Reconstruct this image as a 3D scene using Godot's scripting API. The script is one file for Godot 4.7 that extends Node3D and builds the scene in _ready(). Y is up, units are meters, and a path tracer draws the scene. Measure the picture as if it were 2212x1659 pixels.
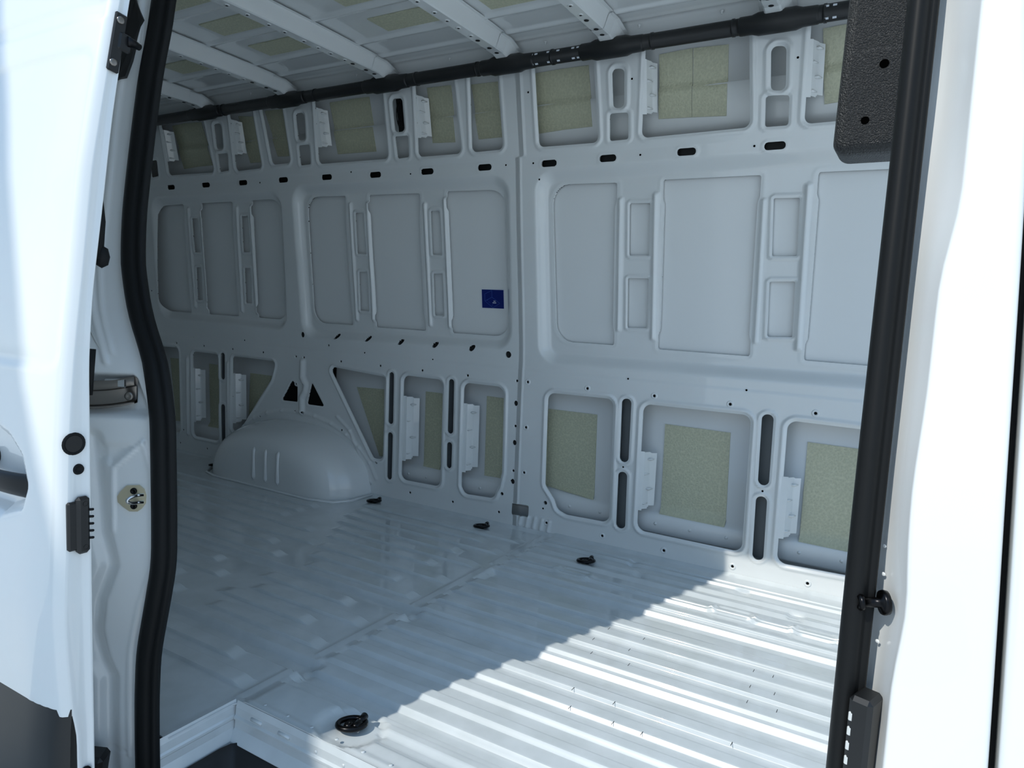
extends Node3D
# Interior of an empty white cargo van seen through its open sliding door.
# x runs forward along the van, y up, z from the far inner wall towards the open door; metres.

const WY: Array[float] = [-0.6, 0.0, 0.1, 0.4, 0.7, 0.78, 0.85, 1.0, 1.267, 1.4, 1.519, 1.55, 1.838, 1.93, 2.2]
const WZ: Array[float] = [0.0, 0.0, 0.004, 0.010, 0.016, 0.020, 0.029, 0.049, 0.088, 0.106, 0.120, 0.124, 0.184, 0.208, 0.30]
const SY: Array[float] = [-0.6, 0.0, 0.065, 0.08, 0.09, 0.16, 0.172, 0.76, 0.84, 0.88, 1.47, 1.50, 1.60, 1.615, 1.64, 1.757, 1.764, 1.95, 2.2]
const SZ: Array[float] = [-0.112, -0.112, -0.108, -0.066, -0.060, -0.056, -0.086, -0.080, -0.06, -0.016, 0.067, 0.020, 0.022, 0.052, 0.060, 0.093, 0.084, 0.140, 0.22]
const BOWS: Array[float] = [-2.4, -1.8, -1.2, -0.6, 0.0, 0.425, 0.977, 1.5]

var M := {}
var made := {}


func lerp_table(xs: Array[float], ys: Array[float], x: float) -> float:
	if x <= xs[0]: return ys[0]
	for i in range(1, xs.size()):
		if x <= xs[i]:
			return ys[i - 1] + (ys[i] - ys[i - 1]) * (x - xs[i - 1]) / (xs[i] - xs[i - 1])
	return ys[-1]


func W(y: float) -> float:   # inner skin of the far wall: z at height y, rounded over the joints of the table
	return (lerp_table(WY, WZ, y - 0.03) + lerp_table(WY, WZ, y) * 2.0 + lerp_table(WY, WZ, y + 0.03)) * 0.25


func S(y: float) -> float:   # outer skin of the far wall: close behind the window blanks, set back below and above
	var t := smoothstep(0.735, 0.765, y) * (1.0 - smoothstep(1.475, 1.515, y))
	return lerp_table(SY, SZ, y) * (1.0 - t) + (W(y) - 0.051) * t


# ---------------------------------------------------------------- pressed sheet metal
class Sheet:
	# A pressed panel: a grid over (u, v) with a relief d and cut-outs (h below zero), trimmed exactly along the cut-outs.
	var u0: float
	var v0: float
	var du: float
	var dv: float
	var nu: int
	var nv: int
	var vs := PackedFloat32Array()   # heights of the rows
	var d := PackedFloat32Array()
	var h := PackedFloat32Array()

	func _init(ua: float, ub: float, va: float, vb: float, step_u: float, step_v: float, lines: Array[float] = []) -> void:
		nu = int(ceil((ub - ua) / step_u)) + 1
		if lines.is_empty():
			nv = int(ceil((vb - va) / step_v)) + 1
			for j in nv: vs.append(va + (vb - va) * j / (nv - 1))
		else:   # rows along every crease, with filling rows between
			lines.append_array([va, vb])
			lines.sort()
			for y in lines:
				if y < va or y > vb: continue
				if vs.size() > 0:
					var last: float = vs[-1]
					if y - last < 0.00025: continue
					var n := int(ceil((y - last) / step_v))
					for k in range(1, n): vs.append(last + (y - last) * k / n)
				vs.append(y)
			nv = vs.size()
		u0 = ua; v0 = va; du = (ub - ua) / (nu - 1); dv = (vb - va) / (nv - 1)
		d.resize(nu * nv); h.resize(nu * nv); h.fill(1.0)

	func span(lo: Vector2, hi: Vector2) -> Array[int]:
		return [clampi(int(floor((lo.x - u0) / du)), 0, nu - 1), clampi(int(ceil((hi.x - u0) / du)), 0, nu - 1), clampi(vs.bsearch(lo.y) - 1, 0, nv - 1), clampi(vs.bsearch(hi.y), 0, nv - 1)]

	func distances(pts: PackedVector2Array, r: float, grow: float, done: Callable) -> void:   # signed distance to the rounded outline, negative inside
		var p := pts
		if r > 0.0:
			var inset := Geometry2D.offset_polygon(pts, -r, Geometry2D.JOIN_MITER)
			if inset.size() > 0: p = inset[0]
			else: r = 0.0
		var n := p.size()
		var lo := p[0]
		var hi := p[0]
		for q in p: lo = lo.min(q); hi = hi.max(q)
		var g := Vector2(grow + r, grow + r)
		var s := span(lo - g, hi + g)
		for j in range(s[2], s[3] + 1):
			var y := vs[j]
			for i in range(s[0], s[1] + 1):
				var x := u0 + i * du
				var best := 1e9
				var inside := false
				var a := p[n - 1]
				for k in n:
					var b := p[k]
					var ex := a.x - b.x
					var ey := a.y - b.y
					var wx := x - b.x
					var wy := y - b.y
					var t := clampf((wx * ex + wy * ey) / (ex * ex + ey * ey), 0.0, 1.0)
					var qx := wx - ex * t
					var qy := wy - ey * t
					var q := qx * qx + qy * qy
					if q < best: best = q
					if (a.y > y) != (b.y > y) and x < ex * (y - b.y) / ey + b.x: inside = not inside
					a = b
				done.call(j * nu + i, (-sqrt(best) if inside else sqrt(best)) - r)

	func cut(pts: PackedVector2Array, r: float, bead_h := 0.0, bead_w := 0.012, bead_at := 0.012, roll := 0.0) -> void:
		distances(pts, r, bead_at + bead_w + 0.02, func(k: int, s: float) -> void:
			if s < h[k]: h[k] = s
			if bead_h != 0.0:
				var t := absf(s - bead_at) / bead_w
				if t < 1.0: d[k] += bead_h * (0.5 + 0.5 * cos(PI * t))
			if roll != 0.0 and s < bead_at:
				var t := clampf(1.0 - s / bead_at, 0.0, 1.0)
				d[k] -= roll * t * t)

	func press(pts: PackedVector2Array, r: float, bevel: float, height: float) -> void:   # raised (or, below zero, sunk) field with sloping sides inside the outline
		distances(pts, r, 0.0, func(k: int, s: float) -> void:
			if s < 0.0:
				var t := clampf(-s / bevel, 0.0, 1.0)
				d[k] += height * t * t * (3.0 - 2.0 * t))

	func rib(x0: float, x1: float, z0: float, z1: float, bx: float, bz: float, height: float) -> void:   # a pressed rib: steep long sides, ramped ends
		var s := span(Vector2(x0, z0), Vector2(x1, z1))
		for j in range(s[2], s[3] + 1):
			var z := vs[j]
			var f := clampf(minf(z - z0, z1 - z) / bz, 0.0, 1.0)
			if f <= 0.0: continue
			for i in range(s[0], s[1] + 1):
				var x := u0 + i * du
				d[j * nu + i] += height * f * clampf(minf(x - x0, x1 - x) / bx, 0.0, 1.0)

	func hem(pts: PackedVector2Array, r: float, at: float, w: float, height: float) -> void:   # a bead that follows an outline
		distances(pts, r, absf(at) + w, func(k: int, s: float) -> void:
			var t := absf(s - at) / w
			if t < 1.0: d[k] += height * (0.5 + 0.5 * cos(PI * t)))

	func ridge(a: Vector2, b: Vector2, w: float, height: float) -> void:
		var e := b - a
		var s := span(a.min(b) - Vector2(w, w), a.max(b) + Vector2(w, w))
		var l := maxf(e.length_squared(), 1e-9)
		for j in range(s[2], s[3] + 1):
			for i in range(s[0], s[1] + 1):
				var q := Vector2(u0 + i * du, vs[j]) - a
				var t := (q - e * clampf(q.dot(e) / l, 0.0, 1.0)).length() / w
				if t < 1.0: d[j * nu + i] += height * (0.5 + 0.5 * cos(PI * t))

	func ridge_path(q: Array, w: float, height: float) -> void:   # one bead through all the points, x and y in turn
		var p := PackedVector2Array()
		for k in range(0, q.size(), 2): p.append(Vector2(q[k], q[k + 1]))
		var lo := p[0]
		var hi := p[0]
		for a in p: lo = lo.min(a); hi = hi.max(a)
		var s := span(lo - Vector2(w, w), hi + Vector2(w, w))
		for j in range(s[2], s[3] + 1):
			for i in range(s[0], s[1] + 1):
				var g := Vector2(u0 + i * du, vs[j])
				var best := 1e9
				for k in p.size() - 1:
					var e := p[k + 1] - p[k]
					best = minf(best, (g - p[k] - e * clampf((g - p[k]).dot(e) / maxf(e.length_squared(), 1e-9), 0.0, 1.0)).length_squared())
				var t := sqrt(best) / w
				if t < 1.0: d[j * nu + i] += height * (0.5 + 0.5 * cos(PI * t))

	func hole(c: Vector2, rx: float, ry := 0.0, turn := 0.0) -> void:
		if ry == 0.0: ry = rx
		var g := maxf(rx, ry) + 0.02
		var s := span(c - Vector2(g, g), c + Vector2(g, g))
		for j in range(s[2], s[3] + 1):
			for i in range(s[0], s[1] + 1):
				var q := (Vector2(u0 + i * du, vs[j]) - c).rotated(-turn)
				var e := (Vector2(q.x / rx, q.y / ry).length() - 1.0) * minf(rx, ry)
				var k := j * nu + i
				if e < h[k]: h[k] = e

	func mesh(place: Callable, lip: float) -> ArrayMesh:   # place(u, v, d) -> Vector3; lip is how far the cut edges fold back
		var n := nu * nv
		var p := PackedVector3Array()
		p.resize(n)
		for j in nv:
			for i in nu:
				p[j * nu + i] = place.call(u0 + i * du, vs[j], d[j * nu + i])
		var nm := PackedVector3Array()
		nm.resize(n)
		for j in nv:
			for i in nu:
				var a := p[j * nu + maxi(i - 1, 0)]
				var b := p[j * nu + mini(i + 1, nu - 1)]
				var c := p[maxi(j - 1, 0) * nu + i]
				var e := p[mini(j + 1, nv - 1) * nu + i]
				nm[j * nu + i] = (b - a).cross(e - c).normalized()
		var ix := PackedInt32Array()
		for j in nv - 1:
			for i in nu - 1:
				var k: Array[int] = [j * nu + i, j * nu + i + 1, (j + 1) * nu + i + 1, (j + 1) * nu + i]
				var inn := 0
				for q in k:
					if h[q] > 0.0: inn += 1
				if inn == 0: continue
				if inn == 4:
					ix.append_array([k[0], k[2], k[1], k[0], k[3], k[2]])
					continue
				var f: Array[int] = []
				var rim: Array[int] = []
				for q in 4:
					var a := k[q]
					var b := k[(q + 1) % 4]
					if h[a] > 0.0: f.append(a)
					if (h[a] > 0.0) != (h[b] > 0.0):
						var t := clampf(h[a] / (h[a] - h[b]), 0.02, 0.98)
						f.append(p.size()); rim.append(p.size())
						p.append(p[a].lerp(p[b], t)); nm.append(nm[a].lerp(nm[b], t).normalized())
				for q in range(1, f.size() - 1): ix.append_array([f[0], f[q + 1], f[q]])
				if lip != 0.0:
					for q in range(0, rim.size() - 1, 2):
						var a := p[rim[q]]
						var b := p[rim[q + 1]]
						var back := (nm[rim[q]] + nm[rim[q + 1]]).normalized() * -lip
						var side := (b - a).cross(back).normalized()
						var mid := Vector3.ZERO
						for w in k:
							if h[w] > 0.0: mid += p[w]
						mid /= inn
						if side.dot((a + b) * 0.5 - mid) < 0.0: side = -side
						var z := p.size()
						p.append_array([a, b, b + back, a + back]); nm.append_array([side, side, side, side])
						ix.append_array([z, z + 1, z + 2, z, z + 2, z + 3])
		var arrays := []
		arrays.resize(Mesh.ARRAY_MAX)
		arrays[Mesh.ARRAY_VERTEX] = p; arrays[Mesh.ARRAY_NORMAL] = nm; arrays[Mesh.ARRAY_INDEX] = ix
		var m := ArrayMesh.new()
		m.add_surface_from_arrays(Mesh.PRIMITIVE_TRIANGLES, arrays)
		return m


# ---------------------------------------------------------------- helpers
func pv(a: Array) -> PackedVector2Array:
	var o := PackedVector2Array()
	for i in range(0, a.size(), 2): o.append(Vector2(a[i], a[i + 1]))
	return o


func numbered(called: String) -> String:
	made[called] = made.get(called, -1) + 1
	return called if made[called] == 0 else "%s_%03d" % [called, made[called]]


func tag(o: Node, label := "", category := "", group := "", kind := "") -> void:
	if label: o.set_meta("label", label)
	if category: o.set_meta("category", category)
	if group: o.set_meta("group", group)
	if kind: o.set_meta("kind", kind)


func thing(called: String, at := Vector3.ZERO) -> Node3D:
	var o := Node3D.new()
	o.name = numbered(called); o.position = at
	add_child(o)
	return o


func part(parent: Node3D, called: String, m: Mesh, mat: Material, at := Vector3.ZERO, turn := Basis.IDENTITY) -> MeshInstance3D:
	var o := MeshInstance3D.new()
	o.name = called; o.mesh = m; o.material_override = mat; o.transform = Transform3D(turn, at)
	parent.add_child(o, true)
	return o


func tris(st: SurfaceTool, smooth := false) -> ArrayMesh:
	st.generate_normals()
	return st.commit()


func quad(st: SurfaceTool, a: Vector3, b: Vector3, c: Vector3, e: Vector3) -> void:   # front face is seen with a, b, c, e running clockwise
	for q in [a, b, c, a, c, e]: st.add_vertex(q)


func begin(smooth := false) -> SurfaceTool:
	var st := SurfaceTool.new()
	st.begin(Mesh.PRIMITIVE_TRIANGLES)
	st.set_smooth_group(0 if smooth else -1)
	return st


func block(st: SurfaceTool, c: Vector3, s: Vector3, b := Basis.IDENTITY, ch := 0.0) -> void:   # a box, its edges chamfered by ch
	s *= 0.5
	ch = minf(ch, minf(s.x, minf(s.y, s.z)) * 0.9)
	var hull := PackedVector3Array()
	for i in [-1, 1]:
		for j in [-1, 1]:
			for k in [-1, 1]:
				if ch > 0.0:
					hull.append(Vector3(i * s.x, j * (s.y - ch), k * (s.z - ch)))
					hull.append(Vector3(i * (s.x - ch), j * s.y, k * (s.z - ch)))
					hull.append(Vector3(i * (s.x - ch), j * (s.y - ch), k * s.z))
				else:
					hull.append(Vector3(i * s.x, j * s.y, k * s.z))
	if ch <= 0.0:
		var f := [[0, 1, 3, 2], [4, 6, 7, 5], [0, 4, 5, 1], [2, 3, 7, 6], [0, 2, 6, 4], [1, 5, 7, 3]]
		for q in f: quad(st, c + b * hull[q[0]], c + b * hull[q[3]], c + b * hull[q[2]], c + b * hull[q[1]])
		return
	var axes := [Vector3(1, 0, 0), Vector3(0, 1, 0), Vector3(0, 0, 1)]
	for ax in 3:
		var n: Vector3 = axes[ax]
		var u: Vector3 = axes[(ax + 1) % 3]
		var v: Vector3 = axes[(ax + 2) % 3]
		var su: float = absf(s.dot(u)); var sv: float = absf(s.dot(v)); var sn: float = absf(s.dot(n))
		for sg in [-1.0, 1.0]:
			var o: Vector3 = n * sn * sg
			face(st, c, b, [o - u * (su - ch) - v * (sv - ch), o + u * (su - ch) - v * (sv - ch), o + u * (su - ch) + v * (sv - ch), o - u * (su - ch) + v * (sv - ch)], n * sg)
			for sh in [-1.0, 1.0]:   # edge between faces sg n and sh u
				face(st, c, b, [n * sn * sg + u * (su - ch) * sh - v * (sv - ch), n * sn * sg + u * (su - ch) * sh + v * (sv - ch), n * (sn - ch) * sg + u * su * sh + v * (sv - ch), n * (sn - ch) * sg + u * su * sh - v * (sv - ch)], n * sg + u * sh)
	for i in [-1.0, 1.0]:
		for j in [-1.0, 1.0]:
			for k in [-1.0, 1.0]:
				face(st, c, b, [Vector3(i * s.x, j * (s.y - ch), k * (s.z - ch)), Vector3(i * (s.x - ch), j * s.y, k * (s.z - ch)), Vector3(i * (s.x - ch), j * (s.y - ch), k * s.z)], Vector3(i, j, k))


func face(st: SurfaceTool, c: Vector3, b: Basis, q: Array, n: Vector3) -> void:   # a flat convex face turned to look along n
	var p: Array = q.duplicate()
	var cr: Vector3 = (p[1] - p[0]).cross(p[2] - p[0])
	if cr.dot(n) > 0.0: p.reverse()
	for i in range(1, p.size() - 1):
		st.add_vertex(c + b * p[0]); st.add_vertex(c + b * p[i]); st.add_vertex(c + b * p[i + 1])


func rows(st: SurfaceTool, grid: Array, closed := false) -> void:   # a skin over rows of points
	for i in grid.size() - 1:
		var a: PackedVector3Array = grid[i]
		var b: PackedVector3Array = grid[i + 1]
		var n := a.size()
		for k in (n if closed else n - 1):
			quad(st, a[k], a[(k + 1) % n], b[(k + 1) % n], b[k])


func tube(st: SurfaceTool, path: Array, r, sides := 12, cap := true) -> void:   # a round bar along points; r is one radius or one per point
	var grid := []
	var side := Vector3.ZERO
	for i in path.size():
		var t: Vector3 = (path[mini(i + 1, path.size() - 1)] - path[maxi(i - 1, 0)]).normalized()
		if side == Vector3.ZERO: side = t.cross(Vector3.UP if absf(t.y) < 0.9 else Vector3.RIGHT)
		side = (side - t * side.dot(t)).normalized()
		var up := t.cross(side)
		var ring := PackedVector3Array()
		var rr: float = r[i] if r is Array else r
		for k in sides:
			var a := TAU * k / sides
			ring.append(path[i] + (side * cos(a) + up * sin(a)) * rr)
		grid.append(ring)
	rows(st, grid, true)
	if cap:
		for e in 2:
			var ring: PackedVector3Array = grid[0 if e == 0 else -1]
			var c: Vector3 = path[0 if e == 0 else -1]
			for k in sides:
				var a := ring[k]
				var b := ring[(k + 1) % sides]
				for q in ([c, b, a] if e == 0 else [c, a, b]): st.add_vertex(q)


func lathe(st: SurfaceTool, c: Vector3, axis: Vector3, prof: Array, sides := 16) -> void:   # profile of (radius, height along the axis)
	axis = axis.normalized()
	var u := axis.cross(Vector3.UP if absf(axis.y) < 0.9 else Vector3.RIGHT).normalized()
	var v := axis.cross(u)
	var grid := []
	for q in prof:
		var ring := PackedVector3Array()
		for k in sides:
			var a := TAU * k / sides
			ring.append(c + axis * q.y + (u * cos(a) + v * sin(a)) * q.x)
		grid.append(ring)
	rows(st, grid, true)


func plate(outline: PackedVector2Array, to: Callable, thick: float) -> ArrayMesh:   # a flat or gently bent plate with an outline; to(x, y, depth) -> Vector3
	var st := begin()
	var t := Geometry2D.triangulate_polygon(outline)
	var cw := Geometry2D.is_polygon_clockwise(outline)
	for i in range(0, t.size(), 3):
		var a := outline[t[i]]; var b := outline[t[i + 1]]; var c := outline[t[i + 2]]
		if (b - a).cross(c - a) > 0.0:
			var w := b; b = c; c = w
		for q in [a, b, c]: st.add_vertex(to.call(q.x, q.y, 0.0))
		for q in [a, c, b]: st.add_vertex(to.call(q.x, q.y, -thick))
	for i in outline.size():
		var a := outline[i]
		var b := outline[(i + 1) % outline.size()]
		if cw: var w := a; a = b; b = w
		quad(st, to.call(a.x, a.y, 0.0), to.call(a.x, a.y, -thick), to.call(b.x, b.y, -thick), to.call(b.x, b.y, 0.0))
	return tris(st)


func grain(seed_: int, freq: float, low: Color, high: Color, size := 512, kind := FastNoiseLite.TYPE_SIMPLEX_SMOOTH, oct := 4) -> NoiseTexture2D:
	var n := FastNoiseLite.new()
	n.seed = seed_; n.frequency = freq; n.noise_type = kind; n.fractal_octaves = oct
	var t := NoiseTexture2D.new()
	t.width = size; t.height = size; t.seamless = true; t.noise = n
	var g := Gradient.new()
	g.set_color(0, low); g.set_color(1, high)
	t.color_ramp = g
	return t


func mat(called: String, c: Color, rough: float, metal := 0.0, coat := 0.0, coat_rough := 0.05) -> StandardMaterial3D:
	var m := StandardMaterial3D.new()
	m.resource_name = called
	m.albedo_color = c; m.roughness = rough; m.metallic = metal
	m.cull_mode = BaseMaterial3D.CULL_DISABLED
	if coat > 0.0:
		m.clearcoat_enabled = true; m.clearcoat = coat; m.clearcoat_roughness = coat_rough
	M[called] = m
	return m


const FZ: Array[float] = [0, 0.03, 0.0821, 0.0848, 0.1078, 0.1138, 0.1167, 0.122, 0.177, 0.183, 0.1979, 0.213, 0.2443, 0.2503, 0.2612, 0.28, 0.3176, 0.3236, 0.3415, 0.3435, 0.361, 0.367, 0.372, 0.378, 0.4293, 0.4353, 0.4492, 0.4512, 0.478, 0.4878, 0.5203, 0.5263, 0.6024, 0.6084, 0.649, 0.651, 0.6925, 0.6985, 0.7371, 0.74, 0.7805, 0.7865, 0.8251, 0.83, 0.8656, 0.8716, 0.9082, 0.914, 0.928, 0.9399, 0.9726, 0.9786, 1.0199, 1.0259, 1.0645, 1.069, 1.103, 1.109, 1.1447, 1.153, 1.1842, 1.1902, 1.2199, 1.23, 1.2693, 1.2753, 1.304, 1.315, 1.359, 1.3686, 1.4007, 1.4067, 1.425, 1.431, 1.4533, 1.4593, 1.8]
const FY: Array[float] = [0.018, 0.01, 0.01, 0.004, 0.004, 0.01, 0.01, 0, 0, 0.01, 0.01, 0, 0, 0.01, 0.01, 0, 0, 0.006, 0.006, 0.002, 0.002, 0.01, 0.01, 0, 0, 0.01, 0.01, 0, 0, -0.015, -0.015, -0.009, -0.009, 0.01, 0.01, 0, 0, 0.01, 0.01, 0, 0, 0.01, 0.01, 0, 0, 0.01, 0.01, 0, 0, -0.015, -0.015, -0.009, -0.009, 0.01, 0.01, 0, 0, 0.01, 0.01, 0, 0, 0.01, 0.01, 0, 0, 0.01, 0.01, 0, 0, -0.015, -0.015, -0.009, -0.009, 0, 0, 0.01, 0.01]
const SEAL_Y: Array[float] = [-0.15, 0.0, 0.1, 0.2, 0.3, 0.4, 0.5, 0.6, 0.7, 0.8, 0.9, 1.0, 1.1, 1.2, 1.3, 1.4, 1.5, 1.6, 1.75]
const SEAL_IN: Array[float] = [0.1744, 0.1719, 0.1655, 0.1699, 0.1914, 0.2143, 0.2141, 0.2095, 0.2052, 0.1783, 0.1087, 0.0599, 0.0398, 0.0385, 0.045, 0.0517, 0.0635, 0.066, 0.066]
const SEAL_OUT: Array[float] = [0.1118, 0.1067, 0.1017, 0.1054, 0.1335, 0.1575, 0.1536, 0.1492, 0.1434, 0.1116, 0.0319, -0.0066, -0.0175, -0.0223, -0.0289, -0.0271, -0.0038, -0.0011, -0.0011]
const DOOR_Y: Array[float] = [-0.45, 0.1, 0.17, 0.2, 0.3, 0.38, 0.44, 0.56, 0.69, 0.76, 0.85, 0.96, 1.15, 1.30, 1.43, 1.6, 1.95]
const DOOR_Z: Array[float] = [1.950, 1.974, 1.974, 1.982, 1.988, 1.991, 1.989, 1.983, 1.979, 1.975, 1.968, 1.956, 1.936, 1.911, 1.887, 1.85, 1.76]
const DOOR_IN_Y: Array[float] = [-0.45, 0.82, 0.935, 1.10, 1.23, 1.43, 1.6, 1.95]
const DOOR_IN_Z: Array[float] = [1.946, 1.946, 1.939, 1.918, 1.903, 1.872, 1.835, 1.745]
const DOOR_X := 0.25
const RIBS: Array[float] = [0.135, 0.215, 0.30, 0.385, 0.47, 0.55, 0.655, 0.740, 0.825, 0.985, 1.070, 1.150, 1.235, 1.40, 1.48]

var edge_y: Array[float] = [-0.6, 0.514, 0.574, 0.607, 0.653, 0.723, 0.78, 0.877, 0.992, 1.069, 1.251, 1.9]
var edge_x: Array[float] = [1.473, 1.473, 1.4725, 1.475, 1.479, 1.4737, 1.472, 1.476, 1.476, 1.487, 1.486, 1.486]
var gap_y: Array[float] = [-0.6, 0.547, 0.659, 0.777, 0.9, 1.029, 1.9]
var gap_x: Array[float] = [1.605, 1.5607, 1.5558, 1.5503, 1.546, 1.5414, 1.505]


func seal_z(y: float) -> float:
	return 1.775 - 0.9 * W(y)


func smooth(xs: Array[float], ys: Array[float], x: float, r := 0.04) -> float:
	return (lerp_table(xs, ys, x - r) + 2.0 * lerp_table(xs, ys, x) + lerp_table(xs, ys, x + r)) * 0.25


func _ready() -> void:
	var cam := Camera3D.new()
	cam.name = "camera"; cam.fov = 57.4384; cam.near = 0.02; cam.far = 300.0
	cam.position = Vector3(1.4737, 0.9389, 2.6); cam.rotation = Vector3(-0.102629, 0.53322, 0.0480812)
	add_child(cam); cam.current = true

	var sky_mat := ProceduralSkyMaterial.new()
	sky_mat.sky_top_color = Color(0.55, 0.685, 0.835); sky_mat.sky_horizon_color = Color(0.88, 0.925, 0.945); sky_mat.sky_curve = 0.12
	sky_mat.ground_bottom_color = Color(0.62, 0.64, 0.63); sky_mat.ground_horizon_color = Color(0.78, 0.83, 0.84)
	sky_mat.sky_energy_multiplier = 1.0; sky_mat.sun_angle_max = 2.0
	var env := Environment.new()
	env.background_mode = Environment.BG_SKY
	env.sky = Sky.new(); env.sky.sky_material = sky_mat
	env.ambient_light_source = Environment.AMBIENT_SOURCE_SKY
	env.background_energy_multiplier = 1.25
	env.tonemap_mode = Environment.TONE_MAPPER_LINEAR
	env.tonemap_exposure = 1.12
	env.sdfgi_enabled = true; env.ssao_enabled = true; env.ssil_enabled = true
	var we := WorldEnvironment.new()
	we.name = "sky"; we.environment = env
	add_child(we)

	var sun := DirectionalLight3D.new()
	sun.name = "sun"; sun.light_energy = 0.84; sun.light_color = Color(1.0, 0.985, 0.95); sun.light_angular_distance = 0.53
	sun.shadow_enabled = true
	sun.transform = Transform3D(Basis.looking_at(Vector3(0.2455, -0.707, -0.6635), Vector3.UP), Vector3(-3, 8, 9))
	add_child(sun)

	materials()
	wall_far()
	floor_pan()
	roof()
	shell()
	near_side()
	sliding_door()
	fittings()
	outside()


func materials() -> void:
	var w := mat("white paint", Color(0.92, 0.93, 0.928), 0.36, 0.0, 1.0, 0.03)
	w.albedo_texture = grain(3, 0.004, Color(0.965, 0.97, 0.97), Color(1, 1, 1), 256)
	w.uv1_triplanar = true; w.uv1_world_triplanar = true; w.uv1_scale = Vector3(0.9, 0.9, 0.9)
	var f := mat("floor paint", Color(0.835, 0.86, 0.87), 0.32, 0.0, 1.0, 0.035)
	f.albedo_texture = grain(8, 0.012, Color(0.93, 0.935, 0.93), Color(1, 1, 1), 512)
	f.uv1_triplanar = true; f.uv1_world_triplanar = true; f.uv1_scale = Vector3(1.3, 1.3, 1.3)
	mat("outer skin", Color(0.92, 0.93, 0.928), 0.40, 0.0, 0.5, 0.08)
	var p := mat("damping pad", Color(0.86, 0.855, 0.76), 0.42, 0.0, 0.25, 0.25)
	p.albedo_texture = grain(5, 0.05, Color(0.86, 0.87, 0.84), Color(1, 1, 0.98), 512, FastNoiseLite.TYPE_CELLULAR)
	p.heightmap_enabled = true; p.heightmap_scale = 0.12
	p.heightmap_texture = grain(6, 0.05, Color.BLACK, Color.WHITE, 512, FastNoiseLite.TYPE_SIMPLEX, 3)
	p.uv1_triplanar = true; p.uv1_world_triplanar = true; p.uv1_scale = Vector3(4, 4, 4)
	mat("hole shade and marks", Color(0.05, 0.055, 0.06), 0.6)  # near black painted in for shade inside holes; also the scribe marks
	mat("post slot shade", Color(0.45, 0.47, 0.48), 0.6)  # grey that puts shade into the post slots by colour
	mat("rubber", Color(0.10, 0.105, 0.108), 0.5).metallic_specular = 0.28
	mat("black plastic", Color(0.09, 0.094, 0.098), 0.42)
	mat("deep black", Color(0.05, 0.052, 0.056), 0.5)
	var g := mat("grained plastic", Color(0.17, 0.17, 0.168), 0.40)
	g.heightmap_enabled = true; g.heightmap_scale = 0.35
	g.heightmap_texture = grain(12, 0.11, Color.WHITE, Color.BLACK, 512, FastNoiseLite.TYPE_CELLULAR, 2)
	g.uv1_triplanar = true; g.uv1_world_triplanar = true; g.uv1_scale = Vector3(8, 8, 8)
	mat("steel", Color(0.55, 0.53, 0.51), 0.32, 1.0)
	mat("bright steel", Color(0.85, 0.86, 0.87), 0.16, 1.0)
	mat("yellow zinc", Color(0.88, 0.84, 0.73), 0.34, 1.0)
	mat("dark steel", Color(0.16, 0.16, 0.165), 0.3, 1.0)
	mat("hole shade black", Color(0.012, 0.012, 0.012), 1.0).metallic_specular = 0.0  # black without gloss, painted in for the dark of small holes
	mat("sealant", Color(0.80, 0.81, 0.80), 0.6)
	mat("pale_ground", Color(0.86, 0.86, 0.84), 0.9)  # kept very pale to bounce light into the van
	mat("sticker blue", Color(0.0, 0.10, 0.42), 0.35)
	mat("sticker white", Color(0.9, 0.92, 0.95), 0.4)
	mat("sticker line", Color(0.25, 0.38, 0.68), 0.4)
	mat("concrete", Color(0.6, 0.6, 0.58), 0.9)  # only for the added shadow caster


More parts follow.
